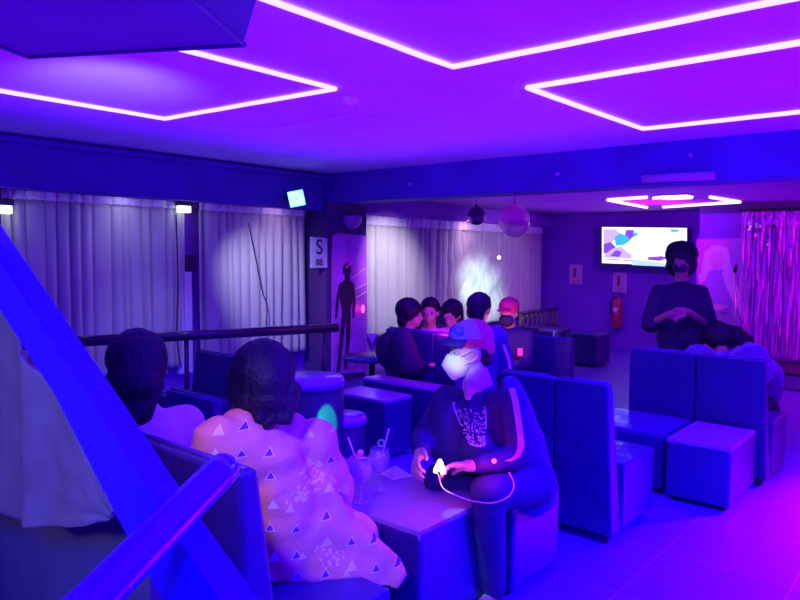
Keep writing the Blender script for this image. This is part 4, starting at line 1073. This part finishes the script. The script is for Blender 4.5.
# curtains
light('AREA', 'curtain_top_1', (-5.88, 3.2, 2.02), (.7, .65, 1), 2.4, .04, (-5.99, 3.2, 1.7), sy=1.2)
light('AREA', 'curtain_top_2', (-5.88, 4.95, 2.02), (.9, .6, 1), 1.6, .04, (-5.99, 4.95, 1.85), sy=1.1)
light('AREA', 'curtain_top_3', (-5.86, 8.6, 2.01), (1, .65, .95), 9, .04, (-5.97, 8.6, 1.9), sy=4.6)
light('SPOT', 'curtain_spot_2', (-5.0, 3.7, 2.0), (.62, .6, .9), 110, .03, (-6.0, 5.0, 1.1), 52, 1)
light('SPOT', 'curtain_spot_low', (-4.6, 3.3, 1.9), (.62, .62, 1), 22, .05, (-6.0, 3.45, .42), 56, 1)
light('SPOT', 'curtain_spot_3', (-4.7, 6.5, 2.1), (.85, .8, 1), 150, .06, (-6.0, 6.8, 1.25), 66, .9)
light('SPOT', 'curtain_spot_3b', (-4.0, 8.8, 2.15), (.5, .38, 1), 70, .06, (-6.0, 9.3, 1.2), 80, .9)
light('SPOT', 'curtain_hotspot', (-4.0, 7.6, 2.0), (.6, 1, .8), 560, .12, onX(480, 292, -6.0), 27, 1)
light('POINT', 'lamp_glow_1', L1 + V((.12, 0, -.08)), (.8, 1, .95), .35, .03)
light('POINT', 'lamp_glow_0', L0 + V((.12, 0, -.08)), (.8, 1, .95), .35, .03)
# white light over the front
light('SPOT', 'front_white', (-1.3, .4, 1.98), (1, .46, .30), 62, .08, at(300, 520, 2.40), 36, 1)
light('SPOT', 'stair_white', (-1.0, -.7, 1.7), (1, .9, .4), 17, .08, onY(40, 440, .55), 50, .6)
light('SPOT', 'mask_fill_added', (-1.1, .55, 1.95), (.8, 1, .95), 170, .03, at(456, 358, 3.0), 4.2, .7)  # added narrow spot that brightens the face mask, no lamp there
light('SPOT', 'ceiling_patch', (-3.0, 1.6, 1.7), (.5, .5, 1), 34, .1, onZ(110, 82, H), 60, 1)
light('SPOT', 'rear_ceiling_magenta', (-3.3, 9.2, 1.7), (1, 0, .9), 60, .1, (-3.3, 9.2, 2.3), 110, 1)
light('POINT', 'gadget_glow', GAD - FW * .06, (1, .12, .25), .9, .02)
light('POINT', 'pink_led_glow', PLED - FW * .05, (1, .02, .30), 1.1, .02)
light('SPOT', 'green_dot', (-1.7, 2.2, 2.1), (0, 1, .3), 900, .01, at(329, 417, 4.17), 3.8, .3)
light('SPOT', 'cyan_dot', (-1.5, 1.2, 2.3), (0, .9, 1), 160, .01, onZ(456, 514, .5), 3.2, .3)
light('POINT', 'group_pink', at(440, 330, 5.75), (1, .03, .45), 2.2, .03)
light('POINT', 'group_pink_2', at(512, 334, 5.6), (1, .25, .3), 4, .03)
light('SPOT', 'pink_table', (-2.6, 3.3, 2.3), (1, 0, .5), 25, .03, onZ(372, 492, .5), 9, .9)
vs = scn.view_settings
vs.view_transform = 'Standard'; vs.look = 'None'; vs.gamma = 1; vs.use_curve_mapping = False; vs.exposure = 0
